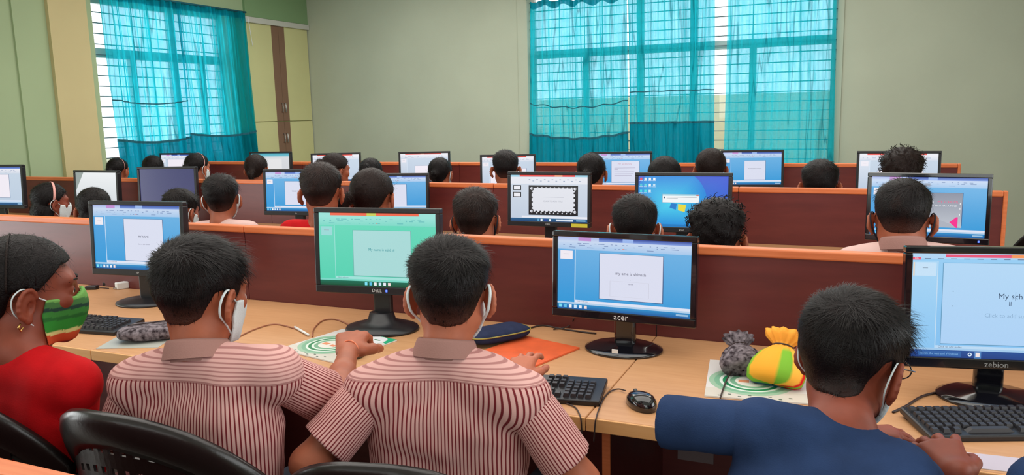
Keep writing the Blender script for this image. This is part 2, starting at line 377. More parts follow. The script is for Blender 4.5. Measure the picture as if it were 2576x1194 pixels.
# ---------------------------------------------------------------- curtains
def curtain(name, label, horiz, a0, a1, b0, b1, z1, z0, face, folds, seed, scallop=0, seam=None, hem=None, hemdrop=.03, gather=()):
    """cloth hung from z1 down to z0; spans a0..a1 at the top and b0..b1 at the foot"""
    r = np.random.RandomState(seed); nu, nv = 150, 90
    ph = r.uniform(0, 2 * pi, 6); fr = r.uniform(.7, 1.3, 6) * np.array([folds, folds * .6, folds * 1.7, folds * .37, folds * 2.6, folds * 3.4]); am = np.array([.012, .014, .008, .012, .0055, .0045])
    gl = [(g, r.uniform(.015, .03), r.uniform(.008, .018), r.uniform(-.12, .12)) for g in gather]
    def pt(u, v, off=0.0):
        s = u + .02 * np.sin(3 * v + ph[0]) * v
        d = 0
        for i in range(6): d = d + am[i] * np.sin(2 * pi * fr[i] * s + ph[i] + (.8 * np.sin(2.2 * v + ph[i]) if i < 4 else 0))
        for g, w, h, sl in gl: d = d - h * np.exp(-((u - g - sl * v) / w) ** 2) * (1 - .5 * v)
        a = (a0 + (a1 - a0) * u) * (1 - v) + (b0 + (b1 - b0) * u) * v
        zt = z1 - scallop * (.5 + .5 * np.cos(2 * pi * 5 * u + ph[1])) * 1.0
        z = zt * (1 - v) + z0 * v
        y = face - .055 + d - off
        if horiz: return (a, y, z)
        return (-(y - face) + face, a, z)
    def sheet(nm, mm, v0, v1, off, parent, n, curve=None):
        V = []; 
        for j in range(n + 1):
            for i in range(nu + 1):
                u = i / nu; lo = v0 + (hemdrop * sin(pi * u) if curve else 0); hi = (v1 + hemdrop * sin(pi * u)) if curve == 2 else v1
                V.append(pt(u, lo + (hi - lo) * j / n, off))
        F = [(j * (nu + 1) + i, j * (nu + 1) + i + 1, (j + 1) * (nu + 1) + i + 1, (j + 1) * (nu + 1) + i) for j in range(n) for i in range(nu)]
        return mesh_from(nm, V, F, mm, parent, True)
    o = sheet(name, M['curtain'], 0, 1, 0, None, nv)
    tag(o, label, 'curtain', 'sheer turquoise curtains')
    fz = lambda z: (z1 - z) / (z1 - z0)
    sheet('heading', M['curtain_d'], 0, .035, -.006, o, 3)
    if seam: sheet('seam', M['seam'], fz(seam), fz(seam) + .006, .003, o, 1, 2)
    if hem:
        sheet('hem_band', M['seam'], fz(hem), fz(hem) + .012, .004, o, 1, 2)
        sheet('hem', M['curtain_d'], fz(hem), 1, -.008, o, 30, 1)
    return o
curtain('curtain', 'turquoise sheer curtain with a scalloped top, leftmost on the wide back window', True, -3.50, -2.37, -3.55, -2.34, 2.74, .70, YB, 7, 1, .045, 1.585, 1.235, .03, (.1, .34, .55, .62, .8))
curtain('curtain', 'middle turquoise sheer curtain of the wide back window, with a dark straight hem', True, -2.35, -1.42, -2.34, -1.40, 2.74, .70, YB, 6, 2, .01, 1.67, 1.335, .0, (.08, .2, .5, .82, .93))
curtain('curtain', 'rightmost turquoise sheer curtain of the back window, flaring at its outer edge, no hem line', True, -1.28, -.24, -1.30, -.20, 2.74, .70, YB, 6, 3, .01, None, None, 0, (.2, .4, .62, .8, .95))
curtain('curtain', 'turquoise sheer curtain on the side window, next to the beige pilaster', False, 5.56, 6.56, 5.66, 6.62, 2.70, .72, XL, 7, 4, .0, 1.69, 1.305, .02, (.12, .3, .5, .7, .97))
curtain('curtain', 'turquoise sheer curtain on the side window, next to the cream cupboard', False, 6.50, 7.54, 6.60, 7.66, 2.70, .72, XL, 7, 5, .0, None, 1.335, .02, (.06, .12, .45, .7, .93))
def rod(name, label, a, b):
    o = MB().tube([a, b], .011, 10).build(name, M['seam'], None, True); tag(o, label, 'curtain rod')
rod('curtain_rod', 'thin curtain rod above the wide back window', (WX0 + .02, YB - .06, 2.75), (WX1 + .02, YB - .06, 2.75))
rod('curtain_rod', 'thin curtain rod above the left side window', (XL + .06, LY0 - .02, 2.705), (XL + .06, 7.56, 2.705))
tag(MB().tube(spline([(XL + .05, 7.60, 2.66), (XL + .055, 7.61, 2.55), (XL + .05, 7.64, 2.38), (XL + .05, 7.65, 2.33)]), .004, 6).build('pull_string', M['white'], None, True), 'thin white cord hanging between the curtain and the cupboard', 'cord')

# ---------------------------------------------------------------- partitioned desks
def desk(where, x0, x1, yp, last=False, only_partition=False):
    w = x1 - x0
    if not only_partition:
        d = empty('computer_desk', (x0, yp, 0), 0, where[0], 'desk', 'long computer desks')
        MB().box((.001, -.727, DESK - .026), (w - .001, -.001, DESK), bev=.004).build('tabletop', M['desk'], d)
        MB().box((.001, -.733, DESK - .034), (w - .001, -.7275, DESK - .0005), bev=.0025).build('tabletop_edging', M['deskedge'], d)
        for x in ([.0] if not last else [.0, w - .025]):
            s = MB().box((x + .003, -.60, 0), (x + .022, -.002, DESK - .027)).build('side_panel', M['ply'], d)
            MB().box((x + .002, -.606, 0), (x + .023, -.601, DESK - .027)).build('side_panel_edging', M['edge'], s)
    p = empty('desk_partition', (x0, yp, 0), 0, where[1], 'partition', 'maroon desk partitions')
    MB().box((.0015, .0005, 0), (w - .0015, .025, PTOP - .028)).build('partition_panel', M['ply'], p)
    MB().box((.001, -.006, PTOP - .028), (w - .001, .031, PTOP), bev=.006).build('partition_edging', M['edge'], p)
    if last: MB().box((w - .001, -.006, 0), (w + .018, .031, PTOP), bev=.005).build('end_edging', M['edge'], p)
rowname = ['nearest row', 'second row', 'back row']
XS = [[-3.93, -2.23, -.565, XEND], [-6.45, -5.40, -3.70, -2.0, -.565, XEND], [-6.62, -4.9, -3.2, -1.45, XEND]]
ordn = {3: ['leftmost', 'middle', 'rightmost'], 4: ['leftmost', 'second from the left', 'second from the right', 'rightmost'], 5: ['leftmost', 'second from the left', 'middle', 'second from the right', 'rightmost']}
for r in range(3):
    xs = XS[r]; n = len(xs) - 1
    for i in range(n):
        desk(('light wood computer desk of the %s, %s of its section tops' % (rowname[r], ordn[n][i]), 'maroon partition with orange top edge behind the %s monitors, %s panel' % (rowname[r], ordn[n][i])),
             xs[i], xs[i + 1], Y1 + ROWGAP * r, last=(i == n - 1))
# the partition just in front of the camera: only its top corner enters the frame
desk(('', 'orange edged partition at the bottom left corner of the photo'), -2.4, -.60, .585, last=True, only_partition=True)

# ---------------------------------------------------------------- screens
def ppt07(F, title=None, sub=None, tsize=.05, tcol=(70, 72, 96), page=(.33, .2, .76, .80), theme='blue', top=(40, 66, 150), extra=None, red=False, body=None, green=False):
    """an office slide editor: title bar, ribbon, slide list, page, notes strip, task bar"""
    if green:
        bg1, bg2, rib, rib2, pg, pane, bar = (98, 214, 184), (84, 208, 176), (150, 222, 212), (120, 214, 196), (166, 216, 214), (106, 214, 188), (18, 110, 86)
    elif theme == 'pale':
        bg1, bg2, rib, rib2, pg, pane, bar = (196, 210, 226), (186, 202, 222), (232, 232, 240), (206, 214, 228), (238, 232, 242), (214, 222, 234), (40, 96, 150)
    else:
        bg1, bg2, rib, rib2, pg, pane, bar = (110, 178, 226), (38, 150, 214), (198, 214, 238), (160, 196, 232), (216, 220, 238), (80, 160, 220), (36, 140, 200)
    F.rect(0, 0, 1, 1, bg1, bg2)
    F.rect(0, 0, 1, .06, rib if red or green else (166, 178, 226), rib)
    if red or green: F.rect(.10, 0, .86, .035, (232, 70, 60) if not green else (236, 96, 66)); F.rect(.42, 0, .5, .035, (200, 200, 80) if green else (246, 150, 120))
    else: F.rect(.16, .0, .26, .05, (190, 140, 206)); F.rect(.32, 0, 1, .05, top, (120, 150, 220)); F.rect(.5, .0, .58, .05, (150, 180, 235))
    F.rect(0, .06, 1, .17, rib, rib2)
    r = random.Random(5)
    for row in (.08, .105, .135):
        x = .04
        while x < .9:
            w = r.choice((.01, .015, .03, .05)); 
            if r.random() < .62: F.rect(x, row, x + w, row + .008, (112, 136, 180) if not green else (86, 176, 178))
            x += w + r.choice((.012, .02, .04))
    F.rect(.5, .132, .512, .142, (226, 120, 90))
    F.rect(0, .18, .135, .93, pane, bg2); F.rect(.135, .17, .141, .93, (214, 228, 244) if not green else (150, 222, 210))
    F.rect(.02, .19, .118, .31, (236, 232, 240) if not green else (150, 214, 212)); F.rect(.045, .235, .09, .24, (150, 150, 170))
    x0, y0, x1, y1 = page
    F.rect(x0 - .004, y0 - .004, x1 + .006, y1 + .008, (60, 96, 140) if not green else (96, 170, 160)); F.rect(x0, y0, x1, y1, pg)
    F.rect(.141, .87, 1, .905, (220, 226, 242) if not green else (160, 224, 216)); F.text('Click to add notes', .155, .888, .022, (90, 100, 130), 'LEFT')
    F.rect(0, .905, 1, .93, (176, 206, 232) if not green else (120, 214, 196))
    F.rect(0, .93, 1, 1, bar, (bar[0] // 2, bar[1] // 2 + 20, bar[2] - 40))
    for i, c in enumerate(((120, 220, 240), (90, 190, 230), (240, 240, 240), (200, 225, 245), (230, 236, 245), (244, 220, 216))):
        x = .012 + i * .04 + (.38 if green else 0); F.rect(x, .942, x + .022, .985, c)
    F.rect(.9, .95, .985, .975, (150, 190, 220))
    if extra: extra(F)
    cx = (x0 + x1) / 2
    if title: F.text(title, cx, y0 + (y1 - y0) * .42, tsize, tcol)
    if sub: F.text(sub, cx, y0 + (y1 - y0) * .6, tsize * .62, (140, 140, 160))
def scr_acer(F):
    def ex(F):
        for q in ((.41, .57, .412, .78), (.70, .57, .702, .78)): F.rect(*q, (190, 190, 204))
        F.rect(.41, .57, .70, .572, (196, 196, 208)); F.rect(.41, .78, .70, .782, (196, 196, 208))
    ppt07(F, 'my ame is shivosh', None, .058, (84, 84, 104), (.33, .205, .80, .825), extra=ex)
    F.text('.', .565, .53, .05, (100, 100, 120)); F.text('name', .565, .60, .035, (130, 130, 150))
def scr_dell(F): ppt07(F, 'My name is sajid sir', None, .05, (24, 140, 150), (.30, .235, .79, .855), green=True)
def scr_zeb(F):
    F.rect(0, 0, 1, 1, (150, 204, 242), (130, 190, 238)); F.rect(0, 0, 1, .05, (176, 212, 242)); F.rect(.19, .008, .78, .036, (232, 84, 120)); F.rect(.56, .008, .7, .036, (244, 150, 90))
    F.rect(0, .036, .048, .062, (232, 90, 120)); F.text('File', .024, .049, .024, (250, 220, 225))
    for i in range(12): F.rect(.07 + i * .075, .046, .07 + i * .075 + .035, .054, (110, 130, 160))
    F.rect(0, .07, .145, .93, (166, 212, 244), (138, 196, 240)); F.rect(.145, .07, .15, .93, (196, 220, 240))
    F.rect(.016, .085, .14, .215, (196, 224, 246)); F.rect(.06, .135, .09, .14, (120, 140, 160)); F.rect(.005, .085, .014, .215, (236, 214, 190))
    F.rect(.176, .086, .93, .872, (96, 150, 186)); F.rect(.18, .09, .925, .865, (178, 214, 244), (172, 208, 244))
    F.text('My sch', .565, .40, .075, (62, 84, 112)); F.rect(.592, .355, .594, .44, (60, 80, 110)); F.text('ll', .565, .47, .06, (70, 92, 120))
    F.text('Click to add subtitle', .572, .585, .055, (138, 172, 204))
    for x, y in ((.24, .36), (.88, .36), (.24, .5), (.88, .5)): F.disc(x, y, .004, (150, 180, 205))
    F.rect(.15, .885, 1, .91, (186, 216, 242)); F.text('Click to add notes', .165, .897, .028, (80, 100, 130), 'LEFT'); F.rect(0, .91, 1, .93, (160, 200, 234))
    F.rect(0, .93, 1, 1, (34, 78, 150), (24, 60, 130)); F.rect(.05, .937, .30, .99, (48, 98, 166)); F.text('Search the web and Windows', .06, .965, .028, (130, 180, 225), 'LEFT')
    F.disc(.35, .965, .012, (215, 232, 248)); F.disc(.35, .965, .006, (34, 78, 150)); F.rect(.375, .935, .415, 1, (80, 130, 190)); F.rect(.383, .945, .407, .985, (240, 226, 226))
def scr_white(t, s=None, **k): return lambda F: ppt07(F, t, s, **k)
def scr_ornate(F):
    F.rect(0, 0, 1, 1, (206, 214, 226), (190, 204, 222)); F.rect(0, 0, 1, .04, (150, 200, 220)); F.rect(.12, 0, .84, .035, (230, 60, 56)); F.rect(.58, 0, .68, .035, (244, 150, 110))
    F.rect(0, .04, 1, .19, (226, 228, 236))
    for i in range(14): F.rect(.24 + i * .05, .09 + .03 * (i % 2), .262 + i * .05, .105 + .03 * (i % 2), (140, 156, 182))
    for y in (.22, .37):
        F.rect(.03, y, .14, y + .11, (20, 20, 24)); F.rect(.043, y + .015, .127, y + .095, (232, 232, 238))
    x0, y0, x1, y1 = .24, .22, .88, .86
    F.rect(x0, y0, x1, y1, (22, 22, 26)); F.rect(x0 + .04, y0 + .06, x1 - .04, y1 - .07, (222, 224, 232))
    for cx, cy in ((x0 + .04, y0 + .07), (x1 - .04, y0 + .07), (x0 + .04, y1 - .08), (x1 - .04, y1 - .08)):
        F.disc(cx, cy, .03, (22, 22, 26)); F.disc(cx, cy, .018, (220, 222, 230)); F.disc(cx + .006, cy, .008, (22, 22, 26))
    for i in range(9):
        x = x0 + .1 + i * .055; F.disc(x, y1 - .07, .014, (22, 22, 26)); F.disc(x + .02, y0 + .055, .011, (214, 216, 224)); F.disc(x + .01, y1 - .045, .009, (214, 216, 224))
    for s in (-1, 1):
        for i in range(4): F.disc(x0 + .045 if s < 0 else x1 - .045, y0 + .16 + i * .1, .012, (22, 22, 26))
    F.text('CLICK TO ADD TITLE', (x0 + x1) / 2, .56, .045, (150, 154, 166)); F.rect(.44, .47, .7, .475, (170, 172, 184))
    F.rect(.15, .88, 1, .92, (230, 232, 240)); F.rect(0, .93, 1, 1, (30, 96, 140), (20, 70, 120))
    for i, x in enumerate((.36, .40, .45, .51)): F.rect(x, .94, x + .025, .99, ((90, 160, 200), (230, 240, 246), (40, 60, 160), (240, 244, 248))[i])
    F.rect(.6, .945, .82, .985, (214, 224, 236)); F.rect(.86, .95, .98, .98, (130, 180, 210))
def scr_desktop(F):
    F.poly([(0, 1), (1, 1), (1, 0), (0, 0)], [(22, 150, 214), (24, 110, 216), (50, 80, 206), (58, 92, 196)])
    F.glow(.36, .55, .42, (70, 206, 236), (26, 132, 216))
    for (x, y, c) in ((.03, .02, (226, 70, 90)), (.08, .02, (220, 230, 240)), (.13, .02, (240, 240, 244)), (.18, .02, (236, 240, 246)), (.03, .14, (70, 190, 210)), (.08, .14, (90, 210, 220)), (.13, .14, (230, 240, 244)), (.18, .14, (190, 220, 236)), (.03, .26, (60, 210, 220)), (.08, .26, (70, 220, 220)), (.13, .26, (200, 230, 240))):
        F.rect(x - .012, y + .015, x + .014, y + .06, c); F.rect(x - .018, y + .068, x + .02, y + .078, (190, 215, 240))
    F.poly([(.405, .40), (.455, .375), (.45, .5), (.40, .51)], (232, 110, 50)); F.poly([(.465, .375), (.52, .40), (.51, .51), (.46, .5)], (120, 200, 60))
    F.poly([(.375, .53), (.44, .54), (.43, .66), (.36, .62)], (24, 120, 200)); F.poly([(.455, .545), (.545, .56), (.53, .70), (.455, .67)], (232, 216, 60))
    F.rect(.275, .35, .69, .52, (120, 170, 200)); F.rect(.28, .385, .685, .515, (238, 242, 244)); F.rect(.28, .355, .685, .385, (170, 214, 226)); F.rect(.655, .358, .683, .38, (210, 90, 80))
    F.disc(.30, .42, .01, (60, 90, 110)); F.rect(.325, .41, .66, .416, (130, 140, 150)); F.rect(.325, .43, .45, .436, (130, 140, 150))
    F.rect(0, .95, 1, 1, (26, 120, 190))
def scr_school(F):
    ppt07(F, None, page=(.12, .26, .80, .80)); F.rect(.12, .2, .17, .28, (236, 190, 140)); F.rect(.12, .26, .80, .84, (134, 140, 156), (188, 194, 204))
    F.poly([(.12, .84), (.12, .6), (.3, .5), (.8, .84)][::-1], (170, 176, 188))
    F.text('MY SCHOOL', .68, .41, .055, (236, 84, 130)); F.text('EVERY CHILD HAS A MIND', .62, .475, .04, (232, 234, 240))
    for x, y in ((.55, .4), (.78, .42), (.55, .6), (.78, .6), (.78, .5)): F.rect(x, y, x + .006, y + .03, (238, 240, 244))
    F.poly([(.70, .75), (.755, .66), (.77, .66), (.77, .84), (.76, .84)][::-1], (244, 42, 142))
    F.rect(.47, .1, .52, .14, (150, 160, 176))
def scr_bullets(F):
    ppt07(F, None, page=(.34, .22, .82, .86)); F.text('MY SCHOOL', .57, .31, .075, (196, 150, 170))
    for i, (w, y) in enumerate(((.36, .42), (.06, .47), (.34, .54), (.33, .6), (.3, .65))): F.rect(.39, y, .39 + w, y + .014, (176, 172, 196))
def scr_off(F):       # switched off panel; the violet reflection on its glass is painted in
    F.rect(0, 0, 1, 1, (62, 64, 108), (70, 70, 112))
def monitor(label, pos, yaw, content, w=.44, h=.275, zb=.875, tilt=.06, logo=None, base='round', finish='black', dim=1.0, led=None, square=False, sticker=None):
    """flat panel on a neck and a foot; pos = foot centre on the desk"""
    o = empty('computer_monitor', (pos[0], pos[1], DESK), yaw, label, 'monitor', None)
    bm_ = M[finish]; B = .017; bb = .026; d = .028; z0 = zb - DESK
    T = Matrix.Translation((0, 0, z0)) @ Matrix.Rotation(-tilt, 4, 'X')
    fr = MB()
    for a, b in (((-w / 2, -d, 0), (w / 2, 0, bb)), ((-w / 2, -d, h - B), (w / 2, 0, h)), ((-w / 2, -d, bb), (-w / 2 + B, 0, h - B)), ((w / 2 - B, -d, bb), (w / 2, 0, h - B))): fr.box(a, b, T)
    fo = fr.build('bezel', bm_, o); bv = fo.modifiers.new('b', 'BEVEL'); bv.width = .003; bv.segments = 2
    MB().box((-w / 2 + .004, -.012, .004), (w / 2 - .004, .012, h - .004), T, .006).box((-w * .3, .008, h * .15), (w * .3, .045, h * .8), T, .015).build('back_shell', bm_, o)
    sw, sh = w - 2 * B, h - B - bb
    F = Flat(sw, sh, lambda x, y, L: tuple(T @ Vector((-sw / 2 + x, -d + .006 - L * .00004, h - B - y))))
    content(F); F.build('screen', M['screen'], o)
    if logo:
        G = Flat(1, 1, lambda x, y, L: tuple(T @ Vector((x, -d - .0006, bb / 2 - y)))); G.text(logo[0], 0, 0, logo[1], logo[2] if len(logo) > 2 else (200, 200, 200)); g = G.build('logo', M['print'], o)
    if led is not None: MB().box((led - .003, -d - .0015, bb * .35), (led + .003, -d + .002, bb * .65), T, .0006).build('power_light', M['led'], o)
    if sticker: MB().box((w / 2 - .10, -d - .001, .002), (w / 2 - .015, -d + .001, .020), T).build('sticker', sticker, o)
    MB().box((-.033, .005, .012), (.033, .03, z0 + .06), None, .008).build('neck', bm_, o, False)
    if base == 'round':
        MB().lathe([(.118, 0), (.12, .003), (.119, .008), (.10, .014), (.05, .020), (.045, .022), (.0005, .022)], 48, None, 1.0, .82).build('foot', bm_, o, True)
    else:
        MB().lathe([(.125, 0), (.13, .004), (.125, .012), (.09, .022), (.05, .034), (.042, .06), (.0005, .06)], 48, None, 1.0, .8).build('foot', bm_, o, True)
    return o
monitor('black monitor with blue slide editor behind the leftmost striped shirt boy', (-2.60, 2.255), .10, scr_white('MY NAME', 'Click to add subtitle', tsize=.045, page=(.36, .21, .80, .86)), w=.458, h=.298, zb=.862, logo=('HP', .012), base='round')
monitor('black monitor showing a green tinted slide editor in the nearest row', (-1.46, 2.22), .13, scr_dell, w=.46, h=.29, zb=.876, base='dome', logo=('DELL', .016), led=.035)
monitor('glossy black monitor whose slide reads my ame is shivosh', (-.625, 2.26), -.03, scr_acer, w=.445, h=.265, zb=.842, finish='gloss', logo=('acer', .026, (225, 225, 228)))
monitor('large black monitor cut off by the right edge, slide reads My sch', (.325, 2.16), .2, scr_zeb, w=.42, h=.297, zb=.829, finish='gloss', logo=('zebion', .02, (150, 150, 150)))
monitor('second row monitor at the far left, pale screen cut off by the photo edge', (-5.75, 3.80), .12, scr_white(None, theme='pale'), zb=.865, w=.5, h=.32)
monitor('second row monitor with a washed out white screen, second from the left', (-4.95, 3.98), 0, lambda F: (F.rect(0, 0, 1, 1, (235, 238, 240), (205, 210, 215)), F.poly([(.0, .5), (.2, 0), (0, 0)], (150, 160, 158))), w=.44, h=.30, zb=.836, finish='black')
monitor('second row monitor switched off, a violet grey reflection painted on its panel', (-4.40, 4.10), .24, scr_off, w=.45, h=.31, zb=.846)
monitor('second row monitor with a blue slide editor left of the red shirt boy', (-3.09, 3.85), .115, scr_white('WHAT IS MY NAME', None, tsize=.045, page=(.32, .24, .78, .84)), zb=.886, logo=('hp', .012), w=.446, h=.279)
monitor('second row monitor half hidden by the ponytail girl, two page slide', (-2.56, 4.14), .21, scr_white(None, page=(.42, .25, .66, .93)), w=.40, h=.25, zb=.872)
monitor('second row monitor whose slide has a black ornate frame', (-1.428, 3.76), .024, scr_ornate, w=.448, h=.28, zb=.888, logo=('DELL', .012), sticker=mat('yellow_sticker', (212, 200, 60), .6))
monitor('second row monitor showing a plain blue desktop with icons and a dialog', (-.737, 3.70), .03, scr_desktop, w=.45, h=.281, zb=.893, logo=('acer', .014))
monitor('second row monitor at the right end, grey slide reading MY SCHOOL in pink', (.276, 3.63), -.08, scr_school, w=.452, h=.283, zb=.902, logo=None, led=.19, finish='gloss')
monitor('back row monitor at the left between the girls in front of the curtain', (-6.22, 5.95), .1, scr_white(None, theme='pale', page=(.2, .2, .9, .9)), w=.43, h=.28, zb=.871)
monitor('back row monitor beside the cupboard, pale page under a teal bar', (-4.93, 5.80), .1, lambda F: (F.rect(0, 0, 1, 1, (214, 216, 220), (206, 208, 214)), F.rect(0, 0, 1, .12, (60, 160, 184), (110, 190, 205)), F.rect(.3, .2, .8, .9, (226, 226, 228))), w=.44, h=.28, zb=.89)
monitor('back row monitor behind the raised ponytail girl, pale screen', (-4.222, 5.82), .385, scr_white(None, theme='pale', red=True), zb=.878, w=.444, h=.277)
monitor('back row monitor with a pale slide against the bare wall, unobstructed', (-3.36, 5.88), .30, scr_white('MY SELF', None, theme='pale', red=True, tsize=.06, page=(.30, .44, .97, .95)), zb=.884, w=.444, h=.278)
monitor('back row monitor whose middle is hidden by a short haired head', (-2.503, 5.69), .25, scr_white(None, theme='pale', red=True, page=(.16, .4, .86, .9)), zb=.87, w=.443, h=.277)
monitor('back row monitor with a bulleted slide reading MY SCHOOL', (-1.555, 5.56), .2, scr_bullets, zb=.894, w=.448, h=.28)
monitor('back row monitor in front of the rightmost curtain, blue editor with blank page', (-.694, 6.0), .187, scr_white('MY MODERN SCHOOL', None, tsize=.04, page=(.37, .26, .73, .85)), zb=.882, w=.443, h=.277)
monitor('back row monitor at the right end behind the curly head', (.250, 5.63), -.03, scr_white(None, theme='pale', red=True, page=(.24, .42, .82, .9)), zb=.866, w=.486, h=.303)

# ---------------------------------------------------------------- figures: smooth implicit surfaces turned into one continuous mesh each
def V3(p): return np.array(p, dtype=float)
def unit(v): v = V3(v); return v / (np.linalg.norm(v) + 1e-9)
def frame(yaw, pitch=0, roll=0):
    """columns right, forward, up; yaw turns left, pitch nods down"""
    m = Matrix.Rotation(yaw, 3, 'Z') @ Matrix.Rotation(-pitch, 3, 'X') @ Matrix.Rotation(roll, 3, 'Y')
    return np.array(m)
class Grid:
    def __init__(s, lo, hi, step, fine=(), fstep=.003):
        s.ax = []
        for i in range(3):
            segs = sorted([(max(a[i], lo[i]), min(b[i], hi[i])) for a, b in fine])
            pts = []; x = lo[i]
            while x < hi[i]:
                pts.append(x); x += fstep if any(a <= x <= b for a, b in segs) else step
            pts.append(x); s.ax.append(np.array(pts, dtype=np.float32))
        s.F = np.full([len(a) for a in s.ax], 1.0, dtype=np.float32)
    def block(s, lo, hi):
        sl = [slice(max(np.searchsorted(a, lo[i]) - 1, 0), np.searchsorted(a, hi[i]) + 1) for i, a in enumerate(s.ax)]
        if any(q.stop - q.start < 1 for q in sl): return None
        X = s.ax[0][sl[0]][:, None, None]; Y = s.ax[1][sl[1]][None, :, None]; Z = s.ax[2][sl[2]][None, None, :]
        return tuple(sl), X, Y, Z
    def mix(s, sl, d, k, op):
        F = s.F[sl]
        if op == '+':
            h = np.clip(k - np.abs(F - d), 0, None) / max(k, 1e-6); s.F[sl] = np.minimum(F, d) - h * h * k * .25
        elif op == '-':
            d = -d; h = np.clip(k - np.abs(F - d), 0, None) / max(k, 1e-6); s.F[sl] = np.maximum(F, d) + h * h * k * .25
    def ell(s, c, r, R=None, k=.01, op='+', pad=.04):
        c = V3(c); r = V3(r); m = max(r) + pad; b = s.block(c - m, c + m)
        if b is None: return
        sl, X, Y, Z = b; X = X - c[0]; Y = Y - c[1]; Z = Z - c[2]
        if R is None: a, bb, cc = X, Y, Z
        else: a, bb, cc = [R[0, i] * X + R[1, i] * Y + R[2, i] * Z for i in range(3)]
        k0 = np.sqrt((a / r[0]) ** 2 + (bb / r[1]) ** 2 + (cc / r[2]) ** 2); k1 = np.sqrt((a / r[0] ** 2) ** 2 + (bb / r[1] ** 2) ** 2 + (cc / r[2] ** 2) ** 2)
        s.mix(sl, k0 * (k0 - 1) / (k1 + 1e-6), k, op)
    def cone(s, a, b, r1, r2, k=.012, op='+', pad=.04, squash=None):
        a = V3(a); b = V3(b); m = max(r1, r2) + pad; q = s.block(np.minimum(a, b) - m, np.maximum(a, b) + m)
        if q is None: return
        sl, X, Y, Z = q; d = b - a; L2 = float(d @ d) + 1e-9
        X = X - a[0]; Y = Y - a[1]; Z = Z - a[2]
        t = np.clip((X * d[0] + Y * d[1] + Z * d[2]) / L2, 0, 1)
        px, py, pz = X - t * d[0], Y - t * d[1], Z - t * d[2]
        if squash is not None:            # (axis, factor): the limb is thinner along this axis
            n, f = squash; dn = px * n[0] + py * n[1] + pz * n[2]; g = (1 / f - 1) * dn
            px, py, pz = px + g * n[0], py + g * n[1], pz + g * n[2]
        s.mix(sl, np.sqrt(px * px + py * py + pz * pz) - (r1 + (r2 - r1) * t), k, op)
    def plane(s, p, n, lo=None, hi=None):
        """keep the side the normal points away from"""
        p = V3(p); n = unit(n); b = s.block(lo if lo is not None else [-99] * 3, hi if hi is not None else [99] * 3)
        sl, X, Y, Z = b; s.F[sl] = np.maximum(s.F[sl], (X - p[0]) * n[0] + (Y - p[1]) * n[1] + (Z - p[2]) * n[2])
    def mesh(s):
        F = s.F; S = F < 0; nx, ny, nz = F.shape
        c = np.zeros((nx - 1, ny - 1, nz - 1), dtype=np.int8)
        for i in (0, 1):
            for j in (0, 1):
                for k in (0, 1): c += S[i:nx - 1 + i, j:ny - 1 + j, k:nz - 1 + k]
        act = (c > 0) & (c < 8); idx = np.full(act.shape, -1, dtype=np.int64); I, J, K = np.nonzero(act); n = len(I); idx[act] = np.arange(n)
        P = np.zeros((n, 3)); W = np.zeros(n)
        for ax in range(3):
            for u in (0, 1):
                for v in (0, 1):
                    o = [0, 0, 0]; o[(ax + 1) % 3] = u; o[(ax + 2) % 3] = v; e = list(o); e[ax] = 1
                    a = F[I + o[0], J + o[1], K + o[2]]; b = F[I + e[0], J + e[1], K + e[2]]
                    m = (a < 0) != (b < 0); t = np.where(m, a / np.where(m, a - b, 1), 0)
                    q = [s.ax[d][(I, J, K)[d] + o[d]].astype(float) for d in range(3)]
                    q[ax] = q[ax] + t * (s.ax[ax][(I, J, K)[ax] + 1] - s.ax[ax][(I, J, K)[ax]])
                    P[m] += np.stack(q, 1)[m]; W[m] += 1
        P /= np.maximum(W, 1)[:, None]
        Q = []
        for ax in range(3):
            a1, a2 = (ax + 1) % 3, (ax + 2) % 3
            lo = [slice(None)] * 3; hi = [slice(None)] * 3; lo[ax] = slice(0, -1); hi[ax] = slice(1, None)
            for q in (lo, hi): q[a1] = slice(1, -1); q[a2] = slice(1, -1)
            A, B = S[tuple(lo)], S[tuple(hi)]
            E = np.nonzero(A != B)
            if len(E[0]) == 0: continue
            flip = A[E]; e = [E[0].copy(), E[1].copy(), E[2].copy()]; e[a1] = e[a1] + 1; e[a2] = e[a2] + 1
            def g(u, v):
                w = [x.copy() for x in e]; w[a1] -= u; w[a2] -= v; return idx[w[0], w[1], w[2]]
            q = np.stack([g(1, 1), g(0, 1), g(0, 0), g(1, 0)], 1); q[~flip] = q[~flip][:, ::-1]; Q.append(q)
        return P, np.concatenate(Q)
def relax(P, Q, it=1, f=.5):
    for _ in range(it):
        A = np.zeros_like(P); W = np.zeros(len(P))
        for i in range(4):
            for j in ((i + 1) % 4, (i + 3) % 4): np.add.at(A, Q[:, i], P[Q[:, j]]); np.add.at(W, Q[:, i], 1)
        P = P * (1 - f) + f * A / np.maximum(W, 1)[:, None]
    return P
def vnoise(P, scale, seed=0):
    """cheap smooth noise from rotated sines"""
    r = np.random.RandomState(seed); out = np.zeros(len(P))
    for i in range(7):
        d = unit(r.normal(size=3)) * scale * r.uniform(.7, 1.7); out += np.sin(P @ d + r.uniform(0, 6.28) + 1.3 * np.sin(P @ (unit(r.normal(size=3)) * scale * .7)))
    return out / 7

